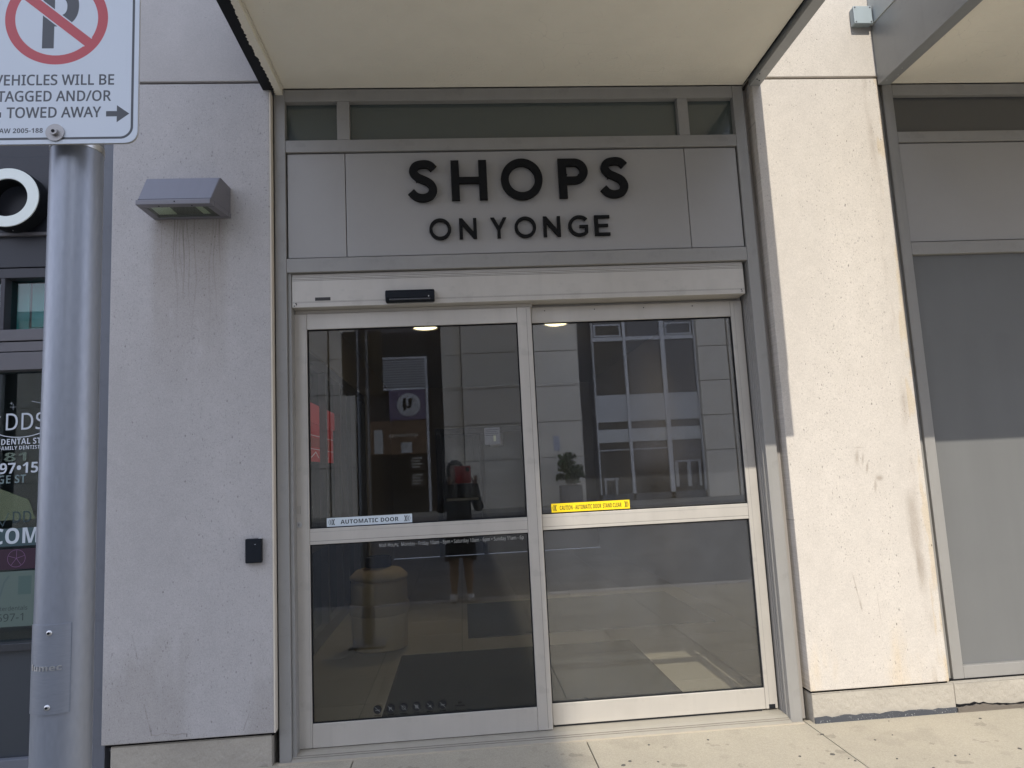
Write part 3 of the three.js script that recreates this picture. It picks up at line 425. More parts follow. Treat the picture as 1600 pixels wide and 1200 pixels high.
// ---------------------------------------------------------------- dental shop front on the left
{
  const t = thing('dental_shopfront', 'dark shopfront of a dental clinic half hidden behind the metal pole', 'shopfront', [-4, 0, -0.1]);
  const navy = std([0.022, 0.024, 0.033], 0.5, 0, { map: T15 }), char = std([0.05, 0.05, 0.06], 0.6, 0, { map: T15 }), frame = std([0.125, 0.12, 0.13], 0.5, 0.1, { map: T15 }), jambM = std([0.15, 0.16, 0.185], 0.55, 0, { map: T15 });
  part('jamb', bx(-2.11, -1.968, -0.01, 4.2, -0.3, -0.055, 0.003), jambM, t); part('edge_trim', bx(-1.9675, -1.925, 0.09, 4.2, -0.3, -0.10, 0.003), jambM, t);
  part('upper_fascia', bx(-7, -2.1105, 3.476, 5.0, -0.3, -0.075, 0.003), navy, t); part('sign_fascia', bx(-7, -2.1105, 2.803, 3.472, -0.3, -0.06, 0.003), navy, t); part('fascia_ledge', bx(-7, -2.1105, 2.985, 3.005, -0.06, -0.035, 0.002), frame, t);
  part('lower_fascia', bx(-7, -2.1105, 2.742, 2.799, -0.3, -0.064, 0.003), char, t);
  part('upper_rail', bx(-7, -2.1105, 2.372, 2.438, -0.2, -0.06, 0.003), frame, t); part('middle_rail', bx(-7, -2.1105, 2.310, 2.366, -0.2, -0.064, 0.003), frame, t); part('lower_rail', bx(-7, -2.1105, 2.203, 2.305, -0.2, -0.06, 0.003), frame, t);
  part('transom_mullion', bx(-2.60, -2.576, 2.439, 2.741, -0.2, -0.062, 0.002), char, t);
  for (const [a, b] of [[-7, -2.6005], [-2.5755, -2.1105]]) part('transom_pane', bx(a, b, 2.439, 2.741, -0.13, -0.124, 0), shopPane, t);
  part('blind', bx(-2.5755, -2.508, 2.44, 2.74, -0.19, -0.18, 0), std([0.10, 0.40, 0.38], 0.7), t); part('blind', bx(-2.494, -2.03, 2.475, 2.74, -0.2, -0.185, 0), std([0.085, 0.36, 0.35], 0.7), t); part('blind_rail', bx(-2.505, -2.03, 2.455, 2.466, -0.18, -0.17, 0), std([0.25, 0.33, 0.33], 0.5), t);
  const glass = part('window_pane', bx(-7, -2.1105, 0.70, 2.202, -0.136, -0.13, 0), shopPane, t);
  part('sill_rail', bx(-7, -2.1105, 0.66, 0.6995, -0.2, -0.06, 0.003), std([0.03, 0.032, 0.036], 0.5), t); part('kick_panel', bx(-7, -2.1105, 0.106, 0.6595, -0.2, -0.09, 0.003), phys([0.035, 0.042, 0.052], 0.3, { clearcoat: 0.6, clearcoatRoughness: 0.15 }), t); part('base_rail', bx(-7, -2.1105, -0.01, 0.1055, -0.2, -0.05, 0.003), jambM, t);
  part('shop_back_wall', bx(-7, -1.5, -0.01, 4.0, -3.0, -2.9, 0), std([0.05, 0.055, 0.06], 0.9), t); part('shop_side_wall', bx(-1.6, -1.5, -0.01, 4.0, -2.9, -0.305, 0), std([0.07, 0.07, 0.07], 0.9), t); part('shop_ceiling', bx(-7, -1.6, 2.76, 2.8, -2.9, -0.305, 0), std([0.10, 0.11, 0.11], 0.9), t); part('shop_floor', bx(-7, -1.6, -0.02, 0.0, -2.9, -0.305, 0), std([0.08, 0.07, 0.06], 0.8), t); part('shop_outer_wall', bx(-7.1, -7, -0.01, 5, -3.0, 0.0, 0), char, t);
  // vinyl lettering, posters and a painted wheel reflection on the window
  const draw = (x, w, h) => {
    const k = 1400, X = (v) => (v + 3.005) * k, Y = (v) => (2.05 - v) * k; x.clearRect(0, 0, w, h); const white = '#b9c0c6';
    x.fillStyle = x.strokeStyle = white; x.textBaseline = 'alphabetic'; x.lineWidth = 5;
    const txt = (s, xx, yy, hh, wt = 'bold ', sx = 1, col = white) => { x.fillStyle = col; x.font = wt + Math.round(hh * k / 0.72) + 'px sans-serif'; x.save(); x.translate(X(xx), Y(yy)); x.scale(sx, 1); x.fillText(s, 0, 0); x.restore(); };
    const star = (a, b, r) => { x.lineWidth = 2; x.beginPath(); x.moveTo(X(a - r), Y(b)); x.lineTo(X(a + r), Y(b)); x.moveTo(X(a), Y(b - r)); x.lineTo(X(a), Y(b + r)); x.stroke(); };
    star(-2.502, 2.0, 0.018); star(-2.512, 2.022, 0.009);
    txt('DDS', -2.55, 1.868, 0.096, '', 0.92); x.lineWidth = 7; x.beginPath(); x.ellipse(X(-2.46), Y(1.93), 0.19 * k, 0.105 * k, 0, 0.15, Math.PI - 0.1); x.stroke(); x.lineWidth = 3; x.beginPath(); x.ellipse(X(-2.46), Y(1.93), 0.19 * k, 0.105 * k, 0, Math.PI * 1.6, Math.PI * 1.95); x.stroke();
    x.lineWidth = 6; x.beginPath(); x.moveTo(X(-2.6), Y(1.90)); x.lineTo(X(-2.567), Y(1.95)); x.stroke();
    txt('DENTAL ST', -2.564, 1.785, 0.034, 'bold ', 0.92); txt('FAMILY DENTIST', -2.575, 1.755, 0.021, 'bold ', 0.98);
    txt('81', -2.545, 1.69, 0.05, 'bold ', 1.9, 'rgba(120,135,120,0.55)'); txt('97\u202215', -2.566, 1.622, 0.06, 'bold ', 1.0); txt('GE ST', -2.575, 1.567, 0.046, 'bold ', 0.95, 'rgba(130,150,150,0.6)');
    x.fillStyle = 'rgba(120,130,100,0.5)'; x.beginPath(); x.moveTo(X(-3.0), Y(1.54)); x.lineTo(X(-2.55), Y(1.535)); x.lineTo(X(-2.40), Y(1.47)); x.lineTo(X(-2.36), Y(1.36)); x.lineTo(X(-3.0), Y(1.36)); x.fill();
    x.strokeStyle = '#2c4046'; x.lineWidth = 7; x.beginPath(); x.moveTo(X(-2.56), Y(1.37)); x.lineTo(X(-2.535), Y(1.33)); x.lineTo(X(-2.505), Y(1.40)); x.stroke(); txt('DD', -2.49, 1.345, 0.062, '', 0.95, '#22363c');
    x.fillStyle = 'rgba(60,82,86,0.8)'; x.fillRect(X(-3.0), Y(1.315), 0.7 * k, 0.10 * k); txt('COM', -2.60, 1.230, 0.086, 'bold ', 0.98);
    x.fillStyle = '#2b0d23'; x.fillRect(X(-3.0), Y(1.20), 0.66 * k, 0.112 * k); x.strokeStyle = '#75557a'; x.lineWidth = 3; x.beginPath(); x.arc(X(-2.455), Y(1.148), 0.047 * k, 0, 7); x.stroke(); for (let i = 0; i < 5; i++) { const a = i * 1.2566 + 0.3; x.beginPath(); x.moveTo(X(-2.455), Y(1.148)); x.lineTo(X(-2.455 + 0.045 * Math.cos(a)), Y(1.148 + 0.045 * Math.sin(a))); x.stroke(); }  // spoked ring paints a wheel mirrored in the glass
    x.fillStyle = '#55645d'; x.fillRect(X(-3.0), Y(1.078), 0.66 * k, 0.30 * k); x.strokeStyle = '#4a5a58'; x.lineWidth = 12; x.beginPath(); x.moveTo(X(-2.49), Y(1.055)); x.lineTo(X(-2.515), Y(1.02)); x.lineTo(X(-2.535), Y(0.945)); x.stroke(); x.fillStyle = '#455a55'; x.fillRect(X(-2.44), Y(1.05), 0.07 * k, 0.10 * k);
    txt('asterdentals', -2.565, 0.866, 0.022, '', 1.05, '#26322f'); txt('597-1', -2.55, 0.808, 0.04, '', 1.1, '#26322f');
  };
  decal(glass, 'window_lettering', -3.05, -2.05, 0.75, 2.05, -0.1293, 1400, draw, { alpha: true });
  const o = thing('letter_sign', 'round white channel letter O with black sides on the dark fascia left of the pole', 'sign letter', [-2.508, 3.0, 0]);
  const ring = (R, r, z0, z1) => { const s = new THREE.Shape(V(arcPts(0, 0, R, R, 0, 357, 119))); s.holes.push(new THREE.Path(V(arcPts(0, 0, r, r, 357, 0, 119)))); const g = new THREE.ExtrudeGeometry(s, { depth: z1 - z0 - 0.004, bevelEnabled: true, bevelSize: 0.002, bevelThickness: 0.002, bevelSegments: 1, bevelOffset: -0.002 }); g.translate(-2.510, 3.178, z0 + 0.002); return g; };
  part('return', ring(0.178, 0.106, -0.04, 0.052), blackPaint, o); part('face', ring(0.173, 0.111, 0.0525, 0.060), phys([0.74, 0.79, 0.74], 0.35, {}), o);
  for (const [a, b] of [[-2.65, 3.178], [-2.37, 3.178], [-2.51, 3.036]]) part('stand_off', cyl(a, b, -0.05, 0.008, 0.025), steel, o); part('drain_screw', cyl(-2.50, 3.0, 0.01, 0.004, 0.006, 'y', 8), steel, o);
}

// ---------------------------------------------------------------- pole and parking sign
const PX = -0.897, PZ = 2.4;
{ const t = thing('street_pole', 'round brushed aluminium street pole standing at the kerb on the left', 'pole', [PX, 0, PZ]);
  const brush = std([0.27, 0.29, 0.325], 0.46, 0.45, { map: scaled(colorTex(512, 512, (u, v) => { const s = 0.92 + 0.10 * (nF(u * 0.15, v * 2.3) - 0.5) + 0.12 * (nA(u, v) - 0.5); return [s, s, s]; }), 0.6), roughnessMap: scaled(dataTex(512, 512, (u, v) => 0.85 + 0.3 * (nA(u, v) - 0.5) + 0.2 * (nF(u * 0.2, v * 2) - 0.5)), 0.6) });
  const L = new THREE.LatheGeometry([[0.0605, 0], [0.0600, 0.3], [0.0560, 2.55], [0.053, 4.6], [0.052, 5.2], [0.0, 5.21]].map(([a, b]) => new THREE.Vector2(a, b)), 96); L.translate(PX, 0, PZ); part('shaft', L, brush, t);
  part('base_plate', [bx(PX - 0.16, PX + 0.16, 0.001, 0.02, PZ - 0.16, PZ + 0.16, 0.004), cyl(PX, 0.045, PZ, 0.078, 0.05, 'y', 48, 0.066)], brush, t);
  const wrap = (r, y0, y1, a0, a1, curve) => { const pos = [], nor = [], uv = [], idx = [], N = 28; for (const rr of [r]) for (let i = 0; i <= N; i++) for (let j = 0; j < 4; j++) { const a = a0 + (a1 - a0) * i / N, edge = j === 0 || j === 3 ? 0.0585 : rr, y = j < 2 ? y0 - curve * Math.pow((i / N - 0.5) * 2, 2) * 0 : y1; pos.push(PX + edge * Math.sin(a), y, PZ + edge * Math.cos(a)); nor.push(Math.sin(a), 0, Math.cos(a)); uv.push(a * 0.07, y); } for (let i = 0; i < N; i++) for (let j = 0; j < 3; j++) { const q = i * 4 + j; idx.push(q, q + 4, q + 1, q + 1, q + 4, q + 5); } for (const e of [0, N]) { const q = e * 4; pos.push(PX + 0.0565 * Math.sin(a0 + (a1 - a0) * e / N), y0, PZ + 0.0565 * Math.cos(a0 + (a1 - a0) * e / N)); pos.push(PX + 0.0565 * Math.sin(a0 + (a1 - a0) * e / N), y1, PZ + 0.0565 * Math.cos(a0 + (a1 - a0) * e / N)); for (let k = 0; k < 2; k++) { nor.push(e ? 1 : -1, 0, 0); uv.push(0, 0); } const n = pos.length / 3; idx.push(q + 1, q + 2, n - 2, n - 2, q + 2, n - 1); } const g = new THREE.BufferGeometry(); g.setAttribute('position', new THREE.Float32BufferAttribute(pos, 3)); g.setAttribute('normal', new THREE.Float32BufferAttribute(nor, 3)); g.setAttribute('uv', new THREE.Float32BufferAttribute(uv, 2)); g.setIndex(idx); g.computeVertexNormals(); return g; };
  const c = part('handhole_cover', wrap(0.0614, 1.028, 1.213, -0.85, 0.72, 0), brush, t, 'screwed handhole cover');
  for (const y of [1.196, 1.043]) { part('screw', new THREE.SphereGeometry(0.0062, 16, 10).scale(1, 1, 0.55).rotateY(0.0).translate(PX + 0.0615 * Math.sin(0.02), y, PZ + 0.0615), steel, c); part('screw_socket', cyl(PX + 0.0014, y, PZ + 0.0656, 0.003, 0.001, 'z', 6), rubber, c); }
  // raised maker's lettering on the cover
  const { FontLoader } = await import('three/addons/loaders/FontLoader.js'); const { TextGeometry } = await import('three/addons/geometries/TextGeometry.js');
  const font = await new FontLoader().loadAsync('fonts/droid/droid_sans_bold.typeface.json');
  const tg = new TextGeometry('lumec', { font, size: 0.0125, depth: 0.0022, curveSegments: 4 }); tg.computeBoundingBox(); const wd = tg.boundingBox.max.x; const p = tg.attributes.position; for (let i = 0; i < p.count; i++) { const a = (p.getX(i) - wd / 2) * 1.35 / 0.0612 - 0.12, rr = 0.0611 + p.getZ(i); p.setXYZ(i, PX + rr * Math.sin(a), p.getY(i) + 1.118, PZ + rr * Math.cos(a)); } tg.computeVertexNormals(); part('raised_lettering', tg, steel, c);
  for (const y of [2.315, 2.80]) part('clamp_band', [cyl(PX, y, PZ, 0.0582, 0.016, 'y', 64), bx(PX - 0.02, PX + 0.02, y - 0.012, y + 0.012, PZ + 0.05, PZ + 0.084, 0.003)], steel, t);
}
{ const t = thing('parking_sign', 'white no parking sign with red ring on the aluminium pole, cut by the photo edge', 'street sign', [PX - 0.01, 2.28, 2.49]);
  const w = 0.385, h = 0.62, x0 = PX - 0.012 - w / 2, y0 = 2.288, r = 0.032, z = 2.488;
  const rr = (a, b, c, d, q) => { const s = new THREE.Shape(); s.moveTo(a + q, b); s.lineTo(c - q, b); s.quadraticCurveTo(c, b, c, b + q); s.lineTo(c, d - q); s.quadraticCurveTo(c, d, c - q, d); s.lineTo(a + q, d); s.quadraticCurveTo(a, d, a, d - q); s.lineTo(a, b + q); s.quadraticCurveTo(a, b, a + q, b); return s; };
  const plate = new THREE.ExtrudeGeometry(rr(x0, y0, x0 + w, y0 + h, r), { depth: 0.0024, bevelEnabled: true, bevelSize: 0.0006, bevelThickness: 0.0006, bevelSegments: 1, bevelOffset: -0.0006, curveSegments: 10 }); plate.translate(0, 0, z - 0.004);
  part('plate', plate, std([0.42, 0.40, 0.36], 0.5, 0.5), t);
  const fg = new THREE.ShapeGeometry(rr(x0 + 0.0012, y0 + 0.0012, x0 + w - 0.0012, y0 + h - 0.0012, r), 12); const uv = fg.attributes.uv, pp = fg.attributes.position; for (let i = 0; i < uv.count; i++) uv.setXY(i, (pp.getX(i) - x0) / w, (pp.getY(i) - y0) / h); fg.translate(0, 0, z + 0.0002);
  const K = 2000, tex = canvasTex(Math.round(w * K), Math.round(h * K), (x, W, H) => {
    const m = (v) => v * K; x.fillStyle = '#bcc3c9'; x.fillRect(0, 0, W, H); x.strokeStyle = '#20262c'; x.lineWidth = m(0.0055);
    const q = m(0.0142), rad = m(0.027); x.beginPath(); x.moveTo(q + rad, q); x.arcTo(W - q, q, W - q, H - q, rad); x.arcTo(W - q, H - q, q, H - q, rad); x.arcTo(q, H - q, q, q, rad); x.arcTo(q, q, W - q, q, rad); x.closePath(); x.stroke();
    const yy = (v) => H - m(v), cx = W / 2 + m(0.004), cy = yy(0.312);
    x.fillStyle = '#1b2026'; x.font = 'bold ' + m(0.218) + 'px sans-serif'; x.textAlign = 'center'; x.textBaseline = 'middle'; x.save(); x.translate(cx + m(0.005), cy); x.scale(0.8, 1); x.fillText('P', 0, 0); x.restore();
    x.strokeStyle = '#a8262f'; x.lineWidth = m(0.0225); x.beginPath(); x.arc(cx, cy, m(0.1045), 0, 7); x.stroke(); x.save(); x.translate(cx, cy); x.rotate(0.70); x.fillStyle = '#bcc3c9'; x.fillRect(-m(0.094), -m(0.0145), m(0.188), m(0.029)); x.fillStyle = '#a8262f'; x.fillRect(-m(0.1), -m(0.0115), m(0.2), m(0.023)); x.restore();
    const line = (s, v, hh, wid, al = 'center', xx = cx) => { x.fillStyle = '#20262c'; x.font = 'bold ' + m(hh / 0.72) + 'px sans-serif'; x.textAlign = al; x.textBaseline = 'alphabetic'; const k = m(wid) / x.measureText(s).width; x.save(); x.translate(xx, yy(v)); x.scale(k, 1); x.fillText(s, 0, 0); x.restore(); };
    const thin = (s, v, hh, wid) => { x.fillStyle = '#20262c'; x.font = m(hh / 0.72) + 'px sans-serif'; x.textAlign = 'center'; x.textBaseline = 'alphabetic'; const k = m(wid) / x.measureText(s).width; x.save(); x.translate(cx, yy(v)); x.scale(k, 1); x.fillText(s, 0, 0); x.lineWidth = m(0.0012); x.strokeStyle = '#20262c'; x.strokeText(s, 0, 0); x.restore(); };
    thin('VEHICLES WILL BE', 0.1455, 0.0248, 0.268); thin('TAGGED AND/OR', 0.1055, 0.0248, 0.252); thin('TOWED AWAY', 0.0655, 0.0248, 0.208);
    x.fillStyle = '#20262c'; for (const s of [1, -1]) { const a = cx + s * m(0.168), yb = yy(0.073); x.fillRect(Math.min(cx + s * m(0.116), a - s * m(0.022)), yb - m(0.0065), m(0.03), m(0.013)); x.beginPath(); x.moveTo(a, yb); x.lineTo(a - s * m(0.028), yb - m(0.021)); x.lineTo(a - s * m(0.028), yb + m(0.021)); x.fill(); }
    line('BY-LAW 2005-188', 0.0285, 0.0115, 0.13, 'left', m(0.044));
  });
  part('printed_face', fg, phys([1, 1, 1], 0.4, { map: tex, clearcoat: 0.25, clearcoatRoughness: 0.25 }), t);
  for (const y of [2.3155, 2.86]) { const b = part('bolt', [cyl(PX - 0.003, y, z + 0.0022, 0.0205, 0.003, 'z', 32), cyl(PX - 0.003, y, z + 0.007, 0.009, 0.008, 'z', 6)], std([0.33, 0.32, 0.31], 0.5, 0.7), t); part('nut_hole', cyl(PX - 0.003, y, z + 0.0112, 0.004, 0.001, 'z', 10), rubber, b); }
}

// ---------------------------------------------------------------- vestibule behind the doors
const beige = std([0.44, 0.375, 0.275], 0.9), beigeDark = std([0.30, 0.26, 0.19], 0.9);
{
  const f = structure('floor', [0.5, 0, -4.5]); const tileT = colorTex(512, 512, (u, v) => { const s = 1 + 0.14 * (nA(u, v) - 0.5) + 0.10 * (nF(u, v) - 0.5); return [0.42 * s, 0.375 * s, 0.29 * s]; }); const tileM = [0.94, 1, 1.05].map((k) => std([k, k, k], 0.42, 0, { map: scaled(tileT, 0.9) })), r = rng(4);
  part('grout_bed', bx(-1.36, 2.55, -0.1, -0.004, -9.3, -0.262, 0), std([0.2, 0.18, 0.14], 0.9), f);
  for (let i = 0; i < 6; i++) for (let j = 0; j < 14; j++) { const x0 = -1.36 + i * 0.652, z1 = -0.263 - j * 0.645; part('tile', bx(x0 + 0.002, x0 + 0.65, -0.004, 0.0, Math.max(-9.29, z1 - 0.643), z1 - 0.001, 0.001), tileM[Math.floor(r() * 3)], f); }
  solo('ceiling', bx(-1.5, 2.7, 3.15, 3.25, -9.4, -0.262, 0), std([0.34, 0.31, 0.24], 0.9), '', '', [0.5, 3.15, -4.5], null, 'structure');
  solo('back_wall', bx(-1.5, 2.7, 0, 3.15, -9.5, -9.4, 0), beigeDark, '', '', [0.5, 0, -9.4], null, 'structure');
  solo('right_wall', bx(2.55, 2.7, 0, 3.15, -9.4, -0.27, 0), beige, '', '', [2.6, 0, -4.5], null, 'structure');
  solo('lintel_wall', bx(-1.6, 2.75, 2.72, 3.9, -0.4, -0.262, 0), beige, '', '', [0.5, 2.72, -0.3], null, 'structure');
  const rl = bx(1.88, 2.549, 0, 2.719, -0.4, -0.305, 0); solo('return_wall', [rl, bx(-1.49, -1.04, 0, 2.719, -0.4, -0.305, 0)], beige, '', '', [2.2, 0, -0.35], null, 'structure');
  const mat = thing('entrance_mat', 'dark charcoal entrance mat on the tiles just inside the doors', 'mat', [0.4, 0, -1.2], 'dark entrance mats inside');
  const matM = phys([1, 1, 1], 1, { specularIntensity: 0.1, map: scaled(colorTex(512, 512, (u, v, i, j) => { const s = 0.7 + 0.7 * nF(u, v) + 0.25 * ((i >> 1) % 2); return [0.030 * s, 0.036 * s, 0.04 * s]; }), 0.35), bumpMap: scaled(dataTex(256, 256, (u, v, i) => 0.5 * nF(u, v) + 0.3 * ((i >> 1) % 2)), 0.3), bumpScale: 0.004 });
  part('pile', bx(-0.54, 1.36, 0.0005, 0.010, -2.10, -0.31, 0.003), matM, mat); part('rubber_edge', bx(-0.563, 1.384, 0.0002, 0.006, -2.13, -0.285, 0.002), rubber, mat);
  const mat2 = thing('entrance_mat', 'darker second floor mat farther in, beyond the tiled strip', 'mat', [1.1, 0, -3.4]); part('pile', bx(0.02, 2.3, 0.0005, 0.010, -4.3, -2.62, 0.003), matM, mat2); part('rubber_edge', bx(0.0, 2.32, 0.0002, 0.006, -4.32, -2.60, 0.002), rubber, mat2);
}
{ // shop windows along the left of the vestibule
  const t = thing('inner_shopfront', 'row of grey framed shop windows along the left side inside the entrance', 'shop windows', [-1.36, 0, -4.5]);
  const fr = std([0.17, 0.165, 0.15], 0.5, 0.2), X0 = -1.46, X1 = -1.335;
  part('bulkhead', bx(-1.5, -1.31, 2.66, 3.149, -9.39, -0.41, 0), beige, t); part('head_rail', bx(X0, X1, 2.57, 2.6595, -6.0, -0.41, 0.004), fr, t); part('sill_rail', bx(X0, X1, 0.001, 0.13, -6.0, -0.41, 0.004), fr, t); part('mid_rail', bx(X0, X1 - 0.01, 0.86, 0.92, -6.0, -0.41, 0.004), fr, t);
  const zs = [-0.42, -1.7, -2.3, -3.1, -3.95, -4.35, -5.2, -6.0]; zs.forEach((z) => part('mullion', bx(X0 + 0.003, X1 + 0.004, 0.1305, 2.5695, z - 0.045, z + 0.02, 0.004), fr, t));
  for (let i = 0; i < zs.length - 1; i++) part('pane', bx(-1.41, -1.404, 0.1305, 2.5695, zs[i + 1] + 0.021, zs[i] - 0.046, 0), shopPane, t);
  part('end_wall', bx(-1.5, -1.3, 0, 2.6595, -9.39, -6.05, 0), beige, t);
  part('shop_recess', [bx(-3.4, -3.3, 0, 2.8, -6.2, -0.42, 0), bx(-3.3, -1.47, 2.66, 2.7, -6.2, -3.05, 0), bx(-3.3, -1.47, -0.02, 0, -6.2, -0.42, 0), bx(-3.4, -1.47, 0, 2.8, -6.3, -6.2, 0)], std([0.16, 0.15, 0.135], 0.9), t);
  const p = thing('poster_added_glow', 'red poster with white stripes and added glow on the inner shop window at left', 'sign', [-1.43, 1.6, -3]);
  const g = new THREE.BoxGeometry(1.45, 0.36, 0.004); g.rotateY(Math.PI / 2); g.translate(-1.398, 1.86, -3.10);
  const signTex = canvasTex(400, 260, (x, w, h) => { x.fillStyle = '#d02a34'; x.fillRect(0, 0, w, h); x.fillStyle = '#d8d2cc'; x.fillRect(0, h * 0.3, w, 5); x.fillRect(0, h * 0.66, w, 5); x.fillStyle = '#a93a2c'; x.fillRect(w * 0.1, h * 0.36, w * 0.8, h * 0.26); x.strokeStyle = '#e6ded6'; x.lineWidth = 7; x.beginPath(); x.moveTo(w * 0.2, h * 0.9); x.lineTo(w * 0.35, h * 0.74); x.lineTo(w * 0.45, h * 0.9); x.moveTo(w * 0.6, h * 0.76); x.lineTo(w * 0.8, h * 0.88); x.stroke(); }); part('sheet', g, std([1, 1, 1], 0.6, 0, { map: signTex, emissive: lin(0.07, 0.07, 0.07), emissiveMap: signTex }), p);  // poster is no lamp; a weak glow is added to its print
  const q = thing('poster_added_glow', 'plain red banner with added glow on the inner shop window, above the striped sign', 'sign', [-1.44, 2.3, -2.6]); const g2 = new THREE.BoxGeometry(1.7, 0.19, 0.004); g2.rotateY(Math.PI / 2); g2.translate(-1.398, 2.14, -3.2); part('sheet', g2, std([0.6, 0.04, 0.05], 0.6, 0, { emissive: lin(0.06, 0.004, 0.005) }), q);  // banner brightened by a small added red glow
  const r = rng(14); const cols = [[0.5, 0.42, 0.05], [0.4, 0.06, 0.05], [0.08, 0.2, 0.32], [0.55, 0.5, 0.4], [0.2, 0.3, 0.08]];
  for (let k = 0; k < 9; k++) { const z = -1.9 - k * 0.2, m = new THREE.CylinderGeometry(0.055, 0.045, 0.14 + 0.05 * r(), 12); m.translate(-1.62, 1.02, z); const s = new THREE.SphereGeometry(0.062, 14, 9); s.scale(1, 0.6, 1); s.translate(-1.62, 1.10, z); solo('sweet_jar', [m, s], std(cols[k % 5], 0.5), ['yellow', 'red', 'blue', 'cream', 'green'][k % 5] + ' topped jar on the inner shop shelf, ' + ['first', 'second', 'third', 'fourth', 'fifth', 'sixth', 'seventh', 'eighth', 'ninth'][k] + ' from the doors', 'jar', [-1.62, 0.95, z], 'jars behind the shop window'); }
  const sh = thing('display_shelf', 'shelf carrying bright jars inside the left shop window', 'shelf', [-1.62, 0.9, -2.7]); part('board', bx(-1.78, -1.47, 0.90, 0.945, -4.0, -1.6, 0.004), std([0.3, 0.28, 0.25], 0.6), sh); part('support', bx(-1.76, -1.72, 0.0, 0.9, -3.98, -1.65, 0.004), std([0.2, 0.19, 0.17], 0.7), sh);
}
{ const t = thing('litter_bin', 'round beige litter bin with a raised band standing left inside the doors', 'bin', [-0.78, 0, -2.5]);
  const m = std([0.60, 0.46, 0.25], 0.6), x = -0.78, z = -2.5; const L = (pts) => { const g = new THREE.LatheGeometry(pts.map(([a, b]) => new THREE.Vector2(a, b)), 48); g.translate(x, 0, z); return g; };
  part('body', L([[0, 0.005], [0.232, 0.005], [0.24, 0.02], [0.25, 0.29], [0.25, 0.56], [0.24, 0.60], [0.0, 0.60]]), m, t); part('band', L([[0.25, 0.30], [0.262, 0.308], [0.264, 0.39], [0.25, 0.40]]), std([0.42, 0.31, 0.165], 0.6), t); part('lid', L([[0.243, 0.60], [0.256, 0.605], [0.256, 0.63], [0.2, 0.68], [0.12, 0.70], [0, 0.70]]), m, t); part('opening', L([[0.115, 0.703], [0.115, 0.79], [0.1, 0.795], [0.1, 0.7]]), rubber, t); }
for (const [x, l] of [[-0.34, 'round lit recessed ceiling lamp seen through the left door'], [1.14, 'round lit recessed ceiling lamp seen through the right door']]) {
  const t = thing('ceiling_lamp', l, 'ceiling lamp', [x, 3.15, -3.75], 'recessed ceiling lamps'); part('trim', new THREE.TorusGeometry(0.145, 0.016, 10, 40).rotateX(Math.PI / 2).translate(x, 3.147, -3.75), std([0.7, 0.68, 0.62], 0.5), t);
  part('lamp_lens', cyl(x, 3.146, -3.75, 0.135, 0.006, 'y', 36), std([0.8, 0.75, 0.6], 0.6, 0, { emissive: lin(1, 0.86, 0.52), emissiveIntensity: 2.2 }), t);
  const s = new THREE.SpotLight(lin(1, 0.84, 0.55), x < 0 ? 1.9 : 1.8, 0, x < 0 ? 0.75 : 1.1, 1, 2); s.position.set(0, -0.02, 0); if (x < 0) s.target.position.set(-0.6, -2.6, 1.35); else s.target.position.set(0.5, -2.2, -2.6); s.castShadow = true; s.shadow.radius = 5; t.add(s, s.target);
}
{ const t = thing('inner_door', 'dark framed inner glass door at the far end of the vestibule', 'door', [0.4, 0, -9.3]); const d = std([0.02, 0.02, 0.02], 0.5);
  part('frame', [bx(-0.46, -0.36, 0, 2.36, -9.395, -9.28, 0.005), bx(1.16, 1.26, 0, 2.36, -9.395, -9.28, 0.005), bx(-0.3595, 1.1595, 2.24, 2.36, -9.395, -9.28, 0.005), bx(0.36, 0.44, 0, 2.2395, -9.395, -9.29, 0.005)], d, t);
  for (const [a, b] of [[-0.3595, 0.3595], [0.4405, 1.1595]]) part('leaf', bx(a, b, 0.01, 2.2395, -9.39, -9.33, 0.003), phys([0.04, 0.042, 0.045], 0.15, { clearcoat: 1, clearcoatRoughness: 0.05 }), t);
  part('notice', bx(0.56, 0.80, 1.98, 2.24, -9.329, -9.3285, 0), std([0.6, 0.6, 0.62], 0.8), t, 'white paper notice'); part('push_bar', bx(-0.30, 0.30, 1.0, 1.05, -9.33, -9.27, 0.01), steel, t);
}

// ---------------------------------------------------------------- rest of the own building, above and beside the frame
{ const t = thing('facade_wall', 'plain concrete upper wall of the shop building above the canopies', 'wall', [0, 4, -1]);
  part('upper_wall', bx(-12, 14, 3.95, 13, -10, -0.31, 0), concreteMat, t); part('spandrel', [bx(-1.05, 1.899, 3.92, 13, -0.3095, -0.02, 0), bx(2.801, 14, 3.92, 13, -0.3095, -0.02, 0), bx(-12, -1.941, 5.01, 13, -0.3095, -0.02, 0)], concreteMat, t);
  part('right_wall', bx(7.2, 14, -0.02, 3.949, -10, -0.02, 0), concreteMat, t); part('left_wall', bx(-12, -7.11, -0.02, 3.949, -10, -0.02, 0), concreteMat, t); part('rear_wall', bx(-12, 14, -0.02, 3.949, -10.2, -10.001, 0), concreteMat, t); part('right_core', bx(2.86, 7.19, -0.02, 3.949, -10, -0.305, 0), darkGap, t); part('left_core', bx(-7.1, -3.41, -0.02, 3.949, -10, -3.01, 0), darkGap, t); }

